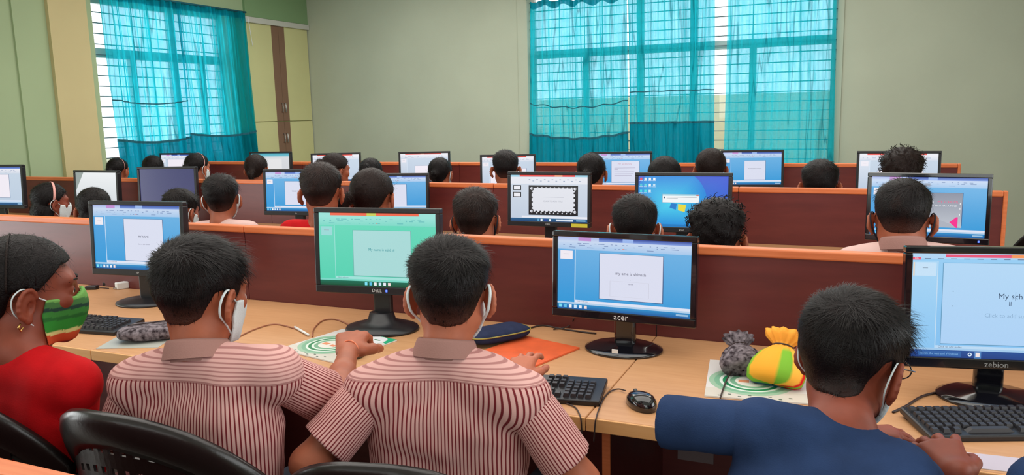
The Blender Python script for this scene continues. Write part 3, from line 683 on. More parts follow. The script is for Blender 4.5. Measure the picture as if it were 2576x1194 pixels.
def head_sdf(G, c, R, s, detail, neckb, ears=True, face=True, grow=0):
    """child's head: skull, jaw, nose, lips, brow, eye hollows, ears, neck"""
    W = lambda *p: c + R @ (V3(p) * s)
    e = lambda p, r, **k: G.ell(W(*p), V3(r) * s + grow, R, **k)
    e((0, -.014, .028), (.074, .090, .082), k=.001)
    e((0, .028, -.028), (.061, .060, .078), k=.03)
    G.cone(W(-.045, .005, -.05), W(-.016, .066, -.088), .017 * s + grow, .014 * s + grow, k=.03); G.cone(W(.045, .005, -.05), W(.016, .066, -.088), .017 * s + grow, .014 * s + grow, k=.03)
    if face:
        e((0, .072, -.09), (.02, .016, .014), k=.02)
        G.cone(W(0, .082, .014), W(0, .095, -.02), .0065 * s, .0095 * s, k=.014); e((.010, .088, -.025), (.008, .009, .0065), k=.008); e((-.010, .088, -.025), (.008, .009, .0065), k=.008)
        G.cone(W(-.036, .072, .03), W(.036, .072, .03), .012 * s, .012 * s, k=.02)
        for q in (-1, 1):
            e((q * .036, .060, -.012), (.024, .022, .018), k=.02)
            e((q * .031, .092, .008), (.015, .013, .010), k=.012, op='-')
            if detail: e((q * .031, .073, .009), (.0155, .0135, .013), k=.004); e((q * .031, .092, .007), (.012, .014, .0032), k=.002, op='-')
        G.cone(W(-.017, .086, -.052), W(.017, .086, -.052), .0055 * s, .0055 * s, k=.008); G.cone(W(-.015, .085, -.061), W(.015, .085, -.061), .006 * s, .006 * s, k=.006)
        G.cone(W(-.02, .096, -.0565), W(.02, .096, -.0565), .0018 * s, .0018 * s, k=.004, op='-')
    G.cone(W(0, -.018, -.055), neckb, .050 * s + grow, .050 * s + grow, k=.03)
    if ears:
        for q in (-1, 1):
            Re = R @ np.array(Matrix.Rotation(q * radians(34), 3, 'Z') @ Matrix.Rotation(radians(-8), 3, 'X'))
            E = lambda x, y, z: W(q * .078, .000, -.014) + Re @ (V3((q * x, y * 1.15, z * 1.12)) * s)
            G.ell(E(.005, -.004, 0), V3((.0058, .0205, .032)) * s, Re, k=.008)
            ring = [E(.009, -.002 + .0165 * cos(a), .003 + .028 * sin(a)) for a in np.linspace(radians(-60), radians(265), 12)][::-1]
            # helix rim leaves a gap towards the face
            ring = [E(.009, -.003 - .0165 * cos(a), .003 + .0275 * sin(a)) for a in np.linspace(radians(-75), radians(150), 10)]
            for a, b in zip(ring[:-1], ring[1:]): G.cone(a, b, .0038 * s, .0038 * s, k=.004)
            G.ell(E(.010, .003, -.002), V3((.007, .0085, .014)) * s, Re, k=.004, op='-')
            G.ell(E(.006, .004, -.026), V3((.0055, .008, .009)) * s, Re, k=.006)

def hand_sdf(G, W, d, n, side, s=1.0, curl=(.5, .6, .4), spread=.12, thumb=.6, prim=None):
    """wrist W, pointing d, palm facing n; side +1 when the thumb is on the left of d seen from above the back of the hand"""
    d = unit(d); n = unit(V3(n) - d * np.dot(n, d)); l = np.cross(n, d) * side       # towards the thumb
    add = prim or G.cone
    P = lambda a, b, c: W + (d * a + l * b + n * c) * s
    for b in (.026, .009, -.009, -.025): add(P(.004, b * .5, 0), P(.070 if abs(b) < .02 else .064, b, -.002), .0135 * s, .0105 * s, k=.012)
    tips = []
    for i, (b, L, r) in enumerate(((.027, .062, .0083), (.009, .068, .0085), (-.009, .064, .0082), (-.026, .050, .0073))):
        a0 = spread * (1.2 - i * .8); p = P(.068 if i in (1, 2) else .062, b, -.002); ang = .12 + .05 * i
        for j, (f, c) in enumerate(zip((.46, .30, .24), curl)):
            ang += c; dd = unit((d * cos(a0) + l * sin(a0)) * cos(ang) + n * sin(ang)); q = p + dd * L * f * s
            add(p, q, r * s * (1 - .08 * j), r * s * (.94 - .08 * j), k=.0035); p = q
        tips.append(p)
    p = P(.012, .026, .006); a = thumb
    for j, (L, r) in enumerate(((.034, .0125), (.027, .0098), (.022, .0085))):
        dd = unit(d * cos(a) + l * sin(a) + n * (.35 + .12 * j)); q = p + dd * L * s; add(p, q, r * s, r * .93 * s, k=.006 if j else .012); p = q; a -= .28
    return tips

def hair_thick(L, style, seed):
    """thickness of the hair over the scalp for head-frame points L (n,3)"""
    x, y, z = L[..., 0], L[..., 1] + .012, L[..., 2]
    az = np.degrees(np.arctan2(np.abs(x), -y))            # 0 at the nape, 180 at the forehead
    if style in ('boy', 'curly', 'crop'):
        zb = np.interp(az, [0, 35, 62, 78, 96, 108, 122, 134, 146, 180], [-.066, -.062, -.046, .006, .016, -.018, -.012, .03, .056, .064])
        side = np.interp(az, [0, 60, 100, 140, 180], [.010, .007, .006, .013, .018])
        top = {'boy': .020, 'curly': .026, 'crop': .015}[style]
        t = side + (top - side) * np.clip((z - .02) / .06, 0, 1)
        t = t * (.25 + .75 * np.clip((z - zb) / .07, 0, 1))
        e = np.clip((z - zb) / .012, 0, 1)
        return -.006 + (t + .006) * e * e * (3 - 2 * e)
    zb = np.interp(az, [0, 40, 62, 78, 96, 112, 126, 146, 180], [-.072, -.064, -.04, .006, .018, .006, .03, .056, .062])
    e = np.clip((z - zb) / .012, 0, 1)
    return -.006 + (.0155 + .004 * np.clip(z / .08, 0, 1)) * e * e * (3 - 2 * e)

def strands(P, N, dirf, n, L, w, seed, lift, jit=.25, segs=3, curl=0):
    """tapered blades of hair rooted on the given points"""
    r = np.random.RandomState(seed); k = r.randint(0, len(P), n); p = P[k] + r.normal(size=(n, 3)) * .0012; nn = N[k]
    D = dirf(p); D = D + r.normal(size=(n, 3)) * jit; D -= nn * np.sum(D * nn, 1)[:, None]; D /= np.linalg.norm(D, axis=1)[:, None] + 1e-9
    ln = L(p) * r.uniform(.6, 1.3, n); lf = lift(p) * r.uniform(.3, 1.6, n)
    S = np.cross(nn, D); Vv = []; cur = p - nn * .002; wv = w * r.uniform(.6, 1.3, n)
    c1 = r.uniform(-1, 1, n) * curl
    for j in range(segs + 1):
        t = j / segs; ww = (wv * (1 - t) ** .7 * .5)[:, None]
        Vv.append(cur - S * ww); Vv.append(cur + S * ww)
        a = lf * (1 - t * .9) - .10 * t; step = (D * np.cos(a)[:, None] + nn * np.sin(a)[:, None] + S * (c1 * (t + .3))[:, None])
        cur = cur + step * (ln / segs)[:, None]
    V = np.stack(Vv, 1).reshape(-1, 3); m = 2 * (segs + 1); b = (np.arange(n) * m)[:, None]
    F = np.concatenate([b + np.array([2 * j, 2 * j + 1, 2 * j + 3, 2 * j + 2])[None] for j in range(segs)])
    return V, F
def normals_of(P, Q):
    N = np.cross(P[Q[:, 2]] - P[Q[:, 0]], P[Q[:, 3]] - P[Q[:, 1]]); A = np.zeros_like(P)
    for i in range(4): np.add.at(A, Q[:, i], N)
    return A / (np.linalg.norm(A, axis=1)[:, None] + 1e-12)

def person(label, head, yaw, pitch=.15, roll=0, s=1.0, tyaw=0, hair='boy', hairm='hair', skin='skin', top='pink', bottom='trousern', mask=None, detail=0, seed=1,
           neck=None, hip=None, sh=None, el=None, wr=None, hands=None, lean=.06, collar=None, sleeve=.75, n_str=0, tail=None, band=None, widen=1.0, group=None, tails=(), shirt_noise=.003, fade=.75, loop=.0032, straps=True):
    """one seated figure. head = centre of the head; sh/el/wr = (left, right) joints in the world"""
    head = V3(head); Rh = frame(yaw, pitch, roll); Rt = frame(tyaw)
    W = lambda *p: head + Rh @ (V3(p) * s)
    neck = V3(neck) if neck is not None else head + Rt @ V3((0, -.035 - lean * .3, -.165)) * s
    hip = V3(hip) if hip is not None else np.array([neck[0], neck[1], 0]) + Rt @ V3((0, -lean * 1.2, 0)) + V3((0, 0, max(.47, neck[2] - .50)))
    hip[2] = .50
    up = unit(neck - hip); rt = Rt[:, 0]; fw = unit(np.cross(up, rt)); rt = np.cross(fw, up)
    if sh is None: sh = [neck - rt * .150 * widen - up * .062, neck + rt * .150 * widen - up * .062]
    sh = [V3(p) for p in sh]
    if el is None: el = [sh[0] - rt * .045 + fw * .12 - up * .19, sh[1] + rt * .045 + fw * .12 - up * .19]
    el = [V3(p) for p in el]
    if wr is None: wr = [V3((e[0], e[1], .80)) + Rt @ V3((.08 * (1 if i == 0 else -1), .19, 0)) for i, e in enumerate(el)]
    wr = [V3(p) for p in wr]
    base = np.array([hip[0], hip[1], 0.])
    root = empty('person', tuple(base), 0, label, 'person', group)
    pts = [neck, hip] + sh + el + wr + [head]
    lo = np.min(pts, 0) - .17; hi = np.max(pts, 0) + .17; lo[2] = -.0; hi[2] = head[2] + .14 * s
    legf = V3((0, 1, 0)) if abs(tyaw) < .6 else Rt[:, 1]
    knees = [hip + Rt[:, 0] * q * .09 + legf * .38 + V3((0, 0, -.0)) for q in (-1, 1)]; hi = np.maximum(hi, np.max(knees, 0) + .1); hi[2] = head[2] + .14 * s; lo = np.minimum(lo, np.min(knees, 0) - .1); lo[2] = 0
    fine = [(head - .125 * s, head + .125 * s)] if detail else []
    hs = .98
    if detail and hands:
        for i, h in enumerate(hands):
            if h: q = wr[i] + unit(h['d']) * .075; fine.append((q - .085, q + .085))
    G = Grid(lo, hi, .0085 if detail else .014, fine if detail else [(head - .12 * s, head + .12 * s)], .0028 if detail else .0065)
    # torso and legs
    def torso(G, g=0, k=.04, legs=True):
        ch = neck - up * .15
        for q in (-1, 1):
            G.cone(hip + rt * q * .068, ch + rt * q * .080 * widen, .078 + g, .076 * widen + g, k=k, squash=(fw, .90))
            G.cone(ch + rt * q * .075 * widen, neck - up * .075 + rt * q * .085 * widen - fw * .008, .074 * widen + g, .050 + g, k=k, squash=(fw, .9))
        G.cone(hip + up * .05, neck - up * .12 - fw * .004, .088 + g, .066 * widen + g, k=k, squash=(fw, .88))
        for p_, q in zip(sh, (-1, 1)): G.cone(neck - up * .030 - fw * .004, p_, .034 + g, .044 + g, k=k)
    def legs(G, g=0):
        for kn, q in zip(knees, (-1, 1)):
            G.cone(hip + rt * q * .06, kn, .078 + g, .052 + g, k=.03); an = V3((kn[0], kn[1], .09)) - legf * .02
            G.cone(kn, an, .050 + g, .033 + g, k=.02)
    torso(G); legs(G)
    for kn in knees:
        an = V3((kn[0], kn[1], .075)) - legf * .02; G.cone(an - legf * .03 - V3((0, 0, .04)), an + legf * .13 - V3((0, 0, .045)), .032, .028, k=.02)
    for i in (0, 1):
        G.cone(sh[i], el[i], .043, .034, k=.03); G.cone(el[i], (el[i] + wr[i]) / 2, .035, .031, k=.02); G.cone((el[i] + wr[i]) / 2, wr[i], .031, .0235, k=.02)
        dft = dict(d=unit(wr[i] - el[i]) * [1, 1, .2], n=(0, 0, -1), curl=(.35, .5, .3))
        h = (hands[i] if hands else None) or dft
        h = dict(h); hd = h.pop('d'); hn = h.pop('n'); hsz = h.pop('s', .92)
        hand_sdf(G, wr[i], hd, hn, -1 if i == 0 else 1, hsz, **h)
    head_sdf(G, head, Rh, s, detail, neck)
    P, Q = G.mesh(); P = relax(P, Q, 1, .35)
    mesh_from('body', P - base, Q, M[skin], root, True)
    if detail:
        for q in (-1, 1):
            c = W(q * .031, .0735, .0085); b = MB(); T = Matrix.Translation(Vector(c - base)) @ Matrix(Rh.tolist()).to_4x4()
            b.lathe([(.0005, -.0128)] + [(.0128 * cos(a), .0128 * sin(a)) for a in np.linspace(-1.4, 1.4, 12)] + [(.0005, .0128)], 20, T)
            eo = b.build('eye', M['eye'], root, True)
            MB().lathe([(.0058, 0), (.004, .0012), (.0004, .0016)], 16, T @ Matrix.Translation((0, .0122, 0)) @ Matrix.Rotation(-pi / 2, 4, 'X')).build('iris', M['iris'], eo, True)
            pts_ = [W(q * a, .0865 + b_, .030 + c_) - base for a, b_, c_ in ((.014, .003, -.001), (.026, .002, .003), (.038, -.003, .003), (.049, -.012, -.002))]
            MB().tube(pts_, [.002, .0028, .0025, .001], 6, flat=.6).build('eyebrow', M[hairm], root, True)
    # hair
    step = .0036 if detail else .0062
    Gh = Grid(head - .16 * s, head + .16 * s, step)
    head_sdf(Gh, head, Rh, s, 0, neck, ears=False, face=False, grow=0)
    X, Y, Z = np.meshgrid(*Gh.ax, indexing='ij'); L = (np.stack([X, Y, Z], -1) - head) @ Rh / s
    t = hair_thick(L, 'girl' if hair == 'girl' else hair, seed) * s
    q = L.reshape(-1, 3); amp = {'curly': .006, 'boy': .0022, 'crop': .0015, 'girl': .0012}[hair]; fr = {'curly': 170, 'boy': 120, 'crop': 90, 'girl': 60}[hair]
    t = t + (vnoise(q, fr, seed) * amp).reshape(t.shape); del X, Y, Z
    Gh.F = np.maximum(Gh.F - t.astype(np.float32), -np.inf).astype(np.float32)
    Gh.F[L[..., 2] < -.082] = 1
    for (a, b, r1, r2) in tails: Gh.cone(W(*a), W(*b), r1 * s, r2 * s, k=.012)
    Ph, Qh = Gh.mesh(); Ph = relax(Ph, Qh, 1, .5)
    ho = mesh_from('hair', Ph - base, Qh, M[hairm], root, True)
    if hair in ('boy', 'crop'):
        lz = ((Ph - head) @ Rh / s); azh = np.degrees(np.arctan2(np.abs(lz[:, 0]), -(lz[:, 1] + .012)))
        fd = np.clip(1 - (lz[:, 2] + .066) / .055, 0, 1) * fade * np.clip((100 - azh) / 30, 0, 1) + .10 * np.clip(vnoise(lz, 90, seed), 0, 1)
        a = ho.data.attributes.new('fade', 'FLOAT', 'POINT'); a.data.foreach_set('value', fd.astype(np.float32))
    if n_str:
        Nh = normals_of(Ph, Qh); Lh = (Ph - head) @ Rh / s
        ok = np.nonzero(hair_thick(Lh, hair, seed) > .003)[0]
        if tails: ok = np.nonzero((hair_thick(Lh, hair, seed) > .003) | (Lh[:, 1] < -.10))[0]
        wh = V3((.012, -.072, .078)); 
        def dirf(p):
            l = (p - head) @ Rh / s
            if hair == 'girl': d = np.array(tails[0][0] if tails else (0, -.1, -.03)) - l
            else:
                d = l - wh; sw = np.cross(d, unit(wh)); d = d / (np.linalg.norm(d, axis=1)[:, None] + .01) + .35 * sw / (np.linalg.norm(sw, axis=1)[:, None] + .01) + np.array((0, .25, -.15))
                d = np.where((l[:, 2] < .03)[:, None], d * .3 + np.array((0, .15, -1.)), d)
            return d @ Rh.T
        def Lf(p):
            l = (p - head) @ Rh / s
            if hair == 'girl': return np.full(len(p), .035)
            return .009 + .022 * np.clip((l[:, 2] + .02) / .09, 0, 1) + .014 * (l[:, 1] > .02) * (l[:, 2] > .05)
        def lf(p):
            l = (p - head) @ Rh / s
            if hair == 'girl': return np.full(len(p), .05)
            return .12 + .12 * np.clip((l[:, 2] - .04) / .05, 0, 1) + .45 * (l[:, 1] > .02) * np.clip((l[:, 2] - .04) / .05, 0, 1)
        V, F = strands(Ph[ok], Nh[ok], dirf, n_str, Lf, .0013 if detail else .0022, seed, lf, .20, 3, .35 if hair == 'curly' else .08)
        so = tag(mesh_from('hair_strands', V - base, F, M[hairm + '_s'], ho, False), kind='stuff')
    if hair == 'curly':
        r = np.random.RandomState(seed); b = MB(); Nh = normals_of(Ph, Qh); up_ok = np.nonzero(((Ph - head) @ Rh)[:, 2] > .0)[0]
        for i in r.choice(up_ok, 150 if s else 60):
            p0 = Ph[i]; n0 = Nh[i]; u = unit(np.cross(n0, r.normal(size=3))); v = np.cross(n0, u); rad = r.uniform(.005, .010)
            pts_ = [p0 + n0 * (a * .0042 - .003) + (u * cos(a) + v * sin(a)) * rad * min(1, a / 2) for a in np.linspace(0, 5.2, 12)]
            b.tube([q_ - base for q_ in pts_], [.0012] * 11 + [.0004], 4)
        tag(b.build('curls', M[hairm], ho, True), kind='stuff')
    if band:
        bm_, by, bw = band; b = MB(); pts_ = []; c0 = V3((0, -.014, .028)); Lv = (Ph - head) @ Rh / s - c0; Ln = np.linalg.norm(Lv, axis=1); Lu = Lv / Ln[:, None]
        for a in np.linspace(-98, 98, 30):
            a = radians(a); dd = unit((.8 * sin(a), by * 4 + .0, .9 * cos(a))); m_ = Lu @ dd > .992
            rr_ = np.median(Ln[m_]) if m_.any() else .09
            pts_.append(W(*(c0 + dd * (rr_ + .002))) - base)
        b.tube(pts_, bw, 6, flat=.35); b.build('hairband', bm_, ho, True)
    if mask:
        Gm = Grid(head - .14 * s, head + .14 * s, .003 if detail else .0055)
        head_sdf(Gm, head, Rh, s, 0, neck, ears=False, face=False, grow=0)
        Gm.ell(W(0, .082, -.03), V3((.02, .023, .036)) * s, Rh, k=.03)
        X, Y, Z = np.meshgrid(*Gm.ax, indexing='ij'); L = (np.stack([X, Y, Z], -1) - head) @ Rh / s
        top_ = -.004 + .016 * np.clip(1 - np.abs(L[..., 0]) / .03, 0, 1); reg = np.maximum(L[..., 2] - top_, -.100 - L[..., 2]); reg = np.maximum(reg, .026 - L[..., 1] + np.abs(L[..., 2] + .04) * .2)
        Gm.F = np.maximum(np.maximum(Gm.F - .0075, -(Gm.F - .0005)), reg * s).astype(np.float32)
        Pm, Qm = Gm.mesh(); Pm = relax(Pm, Qm, 1, .4)
        mm = M[mask] if isinstance(mask, str) else mask[0]
        mo = mesh_from('face_mask', Pm - base, Qm, mm, root, True)
        if not isinstance(mask, str):
            Lm = (Pm - head) @ Rh / s; a = mo.data.color_attributes.new('Col', 'FLOAT_COLOR', 'POINT'); a.data.foreach_set('color', np.array([mask[1](l) for l in Lm], dtype=np.float32).ravel())
        if straps:
            for q in (-1, 1):
                pts_ = [W(q * x, y, z) - base for x, y, z in ((.062, .040, -.010), (.074, .016, .004), (.081, .000, .020), (.086, -.012, .020), (.089, -.024, .006), (.087, -.026, -.014), (.082, -.018, -.034), (.072, .006, -.052), (.056, .036, -.078))]
                MB().tube(spline(pts_, 5), loop if detail else .0026, 8, flat=.5).build('ear_loop', M['maskw'] if not (isinstance(mask, str) and mask == 'maskb') else M['maskb'], mo, True)
    # clothes
    tm = M[top]; cs = .0075 if detail else .013
    lo2 = np.min([neck, hip] + sh + el, 0) - .13; hi2 = np.max([neck, hip] + sh + el, 0) + .13; lo2[2] = .42; hi2[2] = max(neck[2], sh[0][2], sh[1][2]) + .12
    def cloth(G_, seedn):
        P, Q = G_.mesh(); P = relax(P, Q, 2, .5); N = normals_of(P, Q)
        d = P - hip; u, v, w_ = d @ rt, d @ up, d @ fw
        f = vnoise(np.stack([u * 1.0, v * .35, w_], 1), 42, seedn) * shirt_noise + vnoise(np.stack([u * .5 + v * .4, v, w_], 1), 75, seedn + 3) * shirt_noise * .45
        fold = np.sin((v * 26 - np.abs(u) * 34) + 2 * vnoise(P, 18, seedn + 9)) * np.clip((.34 - v) / .22, 0, 1) * shirt_noise * 1.7
        return P + N * ((f + fold) * np.clip((np.linalg.norm(P - neck, axis=1) - .075) / .06, 0, 1))[:, None], Q
    def setcloth(o, vals):
        a = o.data.attributes.new('cloth', 'FLOAT_VECTOR', 'POINT'); a.data.foreach_set('vector', np.asarray(vals, dtype=np.float32).ravel())
    Gs = Grid(lo2, hi2, cs); torso(Gs, .010 if detail else .012, .035)
    for i in (0, 1): Gs.cone(neck - up * .03, sh[i], .038, .050, k=.03)
    hn = hip + up * .0 - V3((0, 0, .02))
    Gs.plane(hip - up * .06, -up)
    Ps, Qs = cloth(Gs, seed); so = mesh_from('shirt', Ps - base, Qs, tm, root, True)
    d = Ps - hip; u = d @ rt; v = d @ up; tl = float((neck - hip) @ up); yk = tl - .048
    w_ = d @ fw
    if top == 'stripe': setcloth(so, np.stack([np.arctan2(u, .10 - w_) * .19 + .006 * np.sin(v * 16 + seed) * np.clip((.22 - v) * 5, 0, 1), v, np.full(len(u), yk)], 1))
    for i in (0, 1):
        a, b = sh[i], el[i]; ax = unit(b - a); sv = sleeve[i] if isinstance(sleeve, tuple) else sleeve; Ls = float(np.linalg.norm(b - a)) * sv
        g = Grid(np.minimum(a, b) - .12, np.maximum(a, b) + .12, .005 if detail else .012); ro = .052 if detail else .052; re = .060 if sv < 1 else .052
        g.cone(a - ax * .0, a + ax * (Ls + .05), ro, re, k=.01); g.plane(a + ax * Ls, ax)
        if detail and sv < 1:
            q2 = Grid(np.minimum(a, b) - .12, np.maximum(a, b) + .12, .005); q2.cone(a, a + ax * (Ls + .06), .044, .049, k=.001)
            q2.plane(a + ax * (Ls - .04), -ax); g.F = np.maximum(g.F, -q2.F)
        Pp, Qq = g.mesh(); Pp = relax(Pp, Qq, 2, .5); N = normals_of(Pp, Qq)
        Pp = Pp + N * (vnoise(Pp, 40, seed + 20 + i) * shirt_noise * .7 + vnoise(Pp, 16, seed + 30 + i) * .004 * (detail > 0))[:, None]
        sl = mesh_from('sleeve', Pp - base, Qq, tm, so, True)
        if top == 'stripe':
            e1 = unit(np.cross(ax, fw)); e2 = np.cross(ax, e1); dd = Pp - a; an = np.arctan2(dd @ e2, dd @ e1)
            al = dd @ ax; setcloth(sl, np.stack([an * .055, al * 0 - 9, np.zeros(len(an))], 1))
    if collar:
        b = MB(); ax = unit(unit(W(0, -.02, -.06) - neck) * .5 + up); c0 = neck + up * .004; fr_ = unit(fw - ax * np.dot(fw, ax)); rr = np.cross(fr_, ax); n = 40; V = []
        for rad, h in ((.060, -.016), (.0565, .018), (.0555, .026), (.059, .030), (.063, .024), (.069, .006), (.0735, -.008)):
            for k in range(n):
                a = 2 * pi * k / n; V.append(tuple(c0 + (rr * sin(a) * rad * 1.0 - fr_ * cos(a) * rad * 1.02) * s + ax * (h * s - .012 * (1 - cos(a)) ) - base))
        F = [(j * n + k, j * n + (k + 1) % n, (j + 1) * n + (k + 1) % n, (j + 1) * n + k) for j in range(6) for k in range(n)]
        co_ = mesh_from('collar', V, F, M[collar], so, True)
    gt = Grid(np.min(knees + [hip], 0) - .14, np.max(knees + [hip], 0) + .14, .015); gt.ax[2] = np.arange(.06, .66, .015, dtype=np.float32); gt.F = np.full([len(a) for a in gt.ax], 1., dtype=np.float32)
    legs(gt, .012); gt.ell(hip, (.135, .115, .10), k=.03); gt.plane((0, 0, .09), (0, 0, -1))
    Pt, Qt = gt.mesh(); mesh_from('trousers', Pt - base, Qt, M[bottom], root, True)
    return root, dict(head=head, Rh=Rh, base=base, hip=hip, neck=neck, up=up, W=W, sh=sh, el=el, wr=wr)

# ---------------------------------------------------------------- nearest row of children
def girlmask(l):
    x, y, z = l; t = (-z - .02 * (y > .03) * 0) / .1
    bands = [(.10, (110, 166, 84)), (.22, (70, 120, 66)), (.30, (36, 66, 56)), (.42, (58, 130, 56)), (.50, (40, 104, 46)), (.72, (46, 134, 48)), (.80, (206, 200, 130)), (1.2, (190, 74, 40))]
    for lim, c in bands:
        if t < lim: return rgb(*c)
    return rgb(*c)
girl, gi = person('girl in a red top at the left edge, green striped mask, seen in profile', (-1.6598,1.1345,1.1045), yaw=-.66, pitch=.10, s=1.04, tyaw=.05, hair='girl', hairm='hair', skin='skin3', top='red', bottom='trouser', mask=(M['cloth_print'], girlmask),
    detail=1, seed=3, n_str=2500, tails=[((0, -.11, -.02), (0, -.135, -.05), .030, .026), ((0, -.11, -.02), (.01, -.10, -.06), .024, .018)], neck=(-1.6324,1.0827,0.9908), lean=-.02, band=(M['hairb'], -.05, .003),
    el=[(-1.8124,1.1942,0.8116), (-1.5531,1.1012,0.7692)], wr=[(-1.7337,1.2041,0.9259), (-1.8226,1.2853,0.7251)],
    hands=[dict(d=(-.05, -.10, 1), n=(-.6, -.8, .1), curl=(.5, .8, .5), s=.85), None], sleeve=(.6, .95), widen=.93, straps=True)
b = MB().tube([V3(p) - gi['base'] for p in [gi['W'](.090, -.010, -.047), gi['W'](.093, -.014, -.054), gi['W'](.092, -.010, -.062), gi['W'](.089, -.006, -.054)]], .0022, 6); b.build('earring', M['gold'], girl, True)

boy1, b1 = person('boy in striped shirt leaning left with his hand over a booklet, white mask loop', (-1.249,1.2259,1.1068), yaw=-.10, pitch=.16, roll=.04, s=.98, tyaw=.05, hair='boy', skin='skin', top='stripe', mask='maskw', collar='collar', detail=1, seed=11, n_str=9000,
    neck=(-1.2279,1.1839,1.0018), lean=.0, sh=[(-1.3627,1.1451,0.926), (-1.0631,1.2156,0.9606)], el=[(-1.4459,1.1476,0.7664), (-1.0408,1.3818,0.8434)], wr=[(-1.617,1.3307,0.7879), (-1.1938,1.6497,0.865)],
    hands=[None, dict(d=(-.42, .85, .18), n=(0.0, .1, -1), curl=(.5, .8, .6), spread=.14, s=1.28)], widen=1.04, sleeve=(.8, .80), shirt_noise=.0058)
boy2, b2 = person('boy in striped shirt in the centre, back of head with white ear loops', (-0.7792,1.4502,1.0898), yaw=.34, pitch=.12, s=.98, tyaw=.30, hair='boy', skin='skin2', top='stripe', mask='maskw', collar='collar', detail=1, seed=22, n_str=9000,
    neck=(-0.7739,1.4122,0.984), lean=.0, sh=[(-0.9113,1.3373,0.8978), (-0.5985,1.4076,0.8977)], el=[(-1.0053,1.23,0.7699), (-0.4868,1.4475,0.7186)], wr=[(-1.0139,1.3456,0.6293), (-0.7513,1.7494,0.81)],
    hands=[None, dict(d=(-.22, .85, .38), n=(.1, .2, -1), curl=(.15, .4, .4), s=1.0, spread=.2)], widen=1.06, sleeve=.74, shirt_noise=.0054)
boy3, b3 = person('boy in a navy blue shirt bending over his keyboard, glasses and mask loop', (0.0069,1.5981,0.9822), yaw=-.55, pitch=.30, roll=.06, s=1.09, tyaw=-.25, fade=.15, loop=.0018, hair='boy', hairm='hair', skin='skin3', top='navy', mask='maskw', detail=1, seed=33, n_str=9000,
    neck=(-0.0021,1.4908,0.8959), hip=(-0.0361,1.2028,0.7211), sh=[(-0.1466,1.447,0.8794), (0.1126,1.4789,0.7928)], el=[(-0.3011,1.4657,0.8661), (0.2444,1.7526,0.6368)], wr=[(0.0285,1.6909,0.8), (0.1925,1.5663,0.8)],
    hands=[dict(d=(.95, .22, .02), n=(0, 0, -1), curl=(.2, .3, .2), s=1.0), dict(d=(-.30, .90, .22), n=(0.1, .15, -1), curl=(.12, .42, .45), spread=.26, s=1.15)], widen=1.15, sleeve=(1.17, .92), shirt_noise=.0065)
W = b3['W']; gb = b3['base']; gl = MB()
for q in (-1, 1):
    gl.tube([W(q * .032 + .024 * cos(a), .104, .006 + .017 * sin(a)) - gb for a in np.linspace(0, 2 * pi, 20)], .0014, 6, cap=False)
    gl.tube([W(q * .056, .102, .010) - gb, W(q * .078, .07, .012) - gb, W(q * .084, .0, .014) - gb], .0014, 6)
gl.tube([W(-.009, .105, .008) - gb, W(.009, .105, .008) - gb], .0014, 6)
gl.build('glasses', M['gloss'], boy3, True)
wv = V3(b1['wr'][1]); bd = MB(); bd.tube([wv - b1['base'] + V3((.029 * cos(a), .004 + .006 * sin(a), .027 * sin(a))) for a in np.linspace(0, 2 * pi, 20)], .0017, 6, cap=False); bd.build('wrist_thread', mat('orange_thread', (236, 130, 90), .6), boy1, True)
edge, e_ = person('dark navy sleeve of a child cut off by the bottom right corner', (0.4063,1.4774,1.0013), yaw=0, s=.95, hair='crop', top='navy', detail=0, seed=5, neck=(0.4005,1.427,0.9156), sh=[(0.2954,1.3734,0.8711), (0.5103,1.4629,0.8461)], lean=0, el=[(0.3302,1.3411,0.7238), (0.5242,1.4249,0.7188)], wr=[(0.4386,1.6401,0.5818), (0.5725,1.698,0.5783)])

# ---------------------------------------------------------------- children in the second and the back row
def kid(label, px, _, **k):
    k.setdefault('n_str', 1800); k.setdefault('lean', -.03); k['s'] = k.get('s', 1) * .93
    px = (px[0], px[1], px[2] - k.pop('dz', .022))
    k.setdefault('widen', .9)
    return person(label, px, **k)
pony = [((0, -.088, .055), (0, -.13, .045), .018, .022), ((0, -.125, .045), (0, -.145, -.03), .024, .016)]
bun = [((0, -.10, .0), (0, -.118, -.004), .028, .026)]
lowpony = [((0, -.095, -.01), (0, -.115, -.05), .024, .022), ((0, -.112, -.05), (0, -.10, -.14), .022, .014)]
longh = [((.03, -.06, -.05), (.03, -.07, -.15), .045, .035), ((-.03, -.06, -.05), (-.03, -.07, -.15), .045, .035), ((.05, -.02, -.04), (.05, -.04, -.15), .03, .03), ((-.05, -.02, -.04), (-.05, -.04, -.15), .03, .03)]
kid('long haired girl with a pink hairband at the far left of the second row', (-4.1762,3.05,1.0495), 0, yaw=-.40, s=1.0, hair='girl', tails=longh, band=(M['bandpink'], .02, .0075), top='pink', skin='skin3', seed=41, mask='maskw')
kid('dark rounded head in front of the washed out screen in the second row', (-3.5203,2.8,1.0542), 0, yaw=.8, s=1.02, hair='girl', tails=longh, top='pink', seed=42)
kid('masked boy looking right below the switched off screen in the second row', (-3.1997,3.05,1.0245), 0, yaw=-.05, s=1.0, pitch=.25, hair='boy', top='whitec', mask='maskw', seed=43)
kid('boy in a pale pink shirt with mask loops left of the red shirt boy', (-2.7789,2.9,1.1144), 0, yaw=.62, pitch=.05, s=1.03, hair='boy', top='pink', mask='maskw', seed=44, widen=1.1, neck=(-2.7546,2.86,0.9863), sh=[(-2.8749,2.84,0.9311), (-2.593,2.86,0.9428)])
kid('boy in a bright red shirt in the second row beside the ponytail girl', (-2.1552,2.85,1.1613), 0, yaw=.40, s=1.12, hair='boy', hairm='hairb', top='red', seed=45, widen=1.1, neck=(-2.1442,2.82,1.0085), sh=[(-2.2897,2.8,0.9652), (-1.997,2.82,0.9613)])
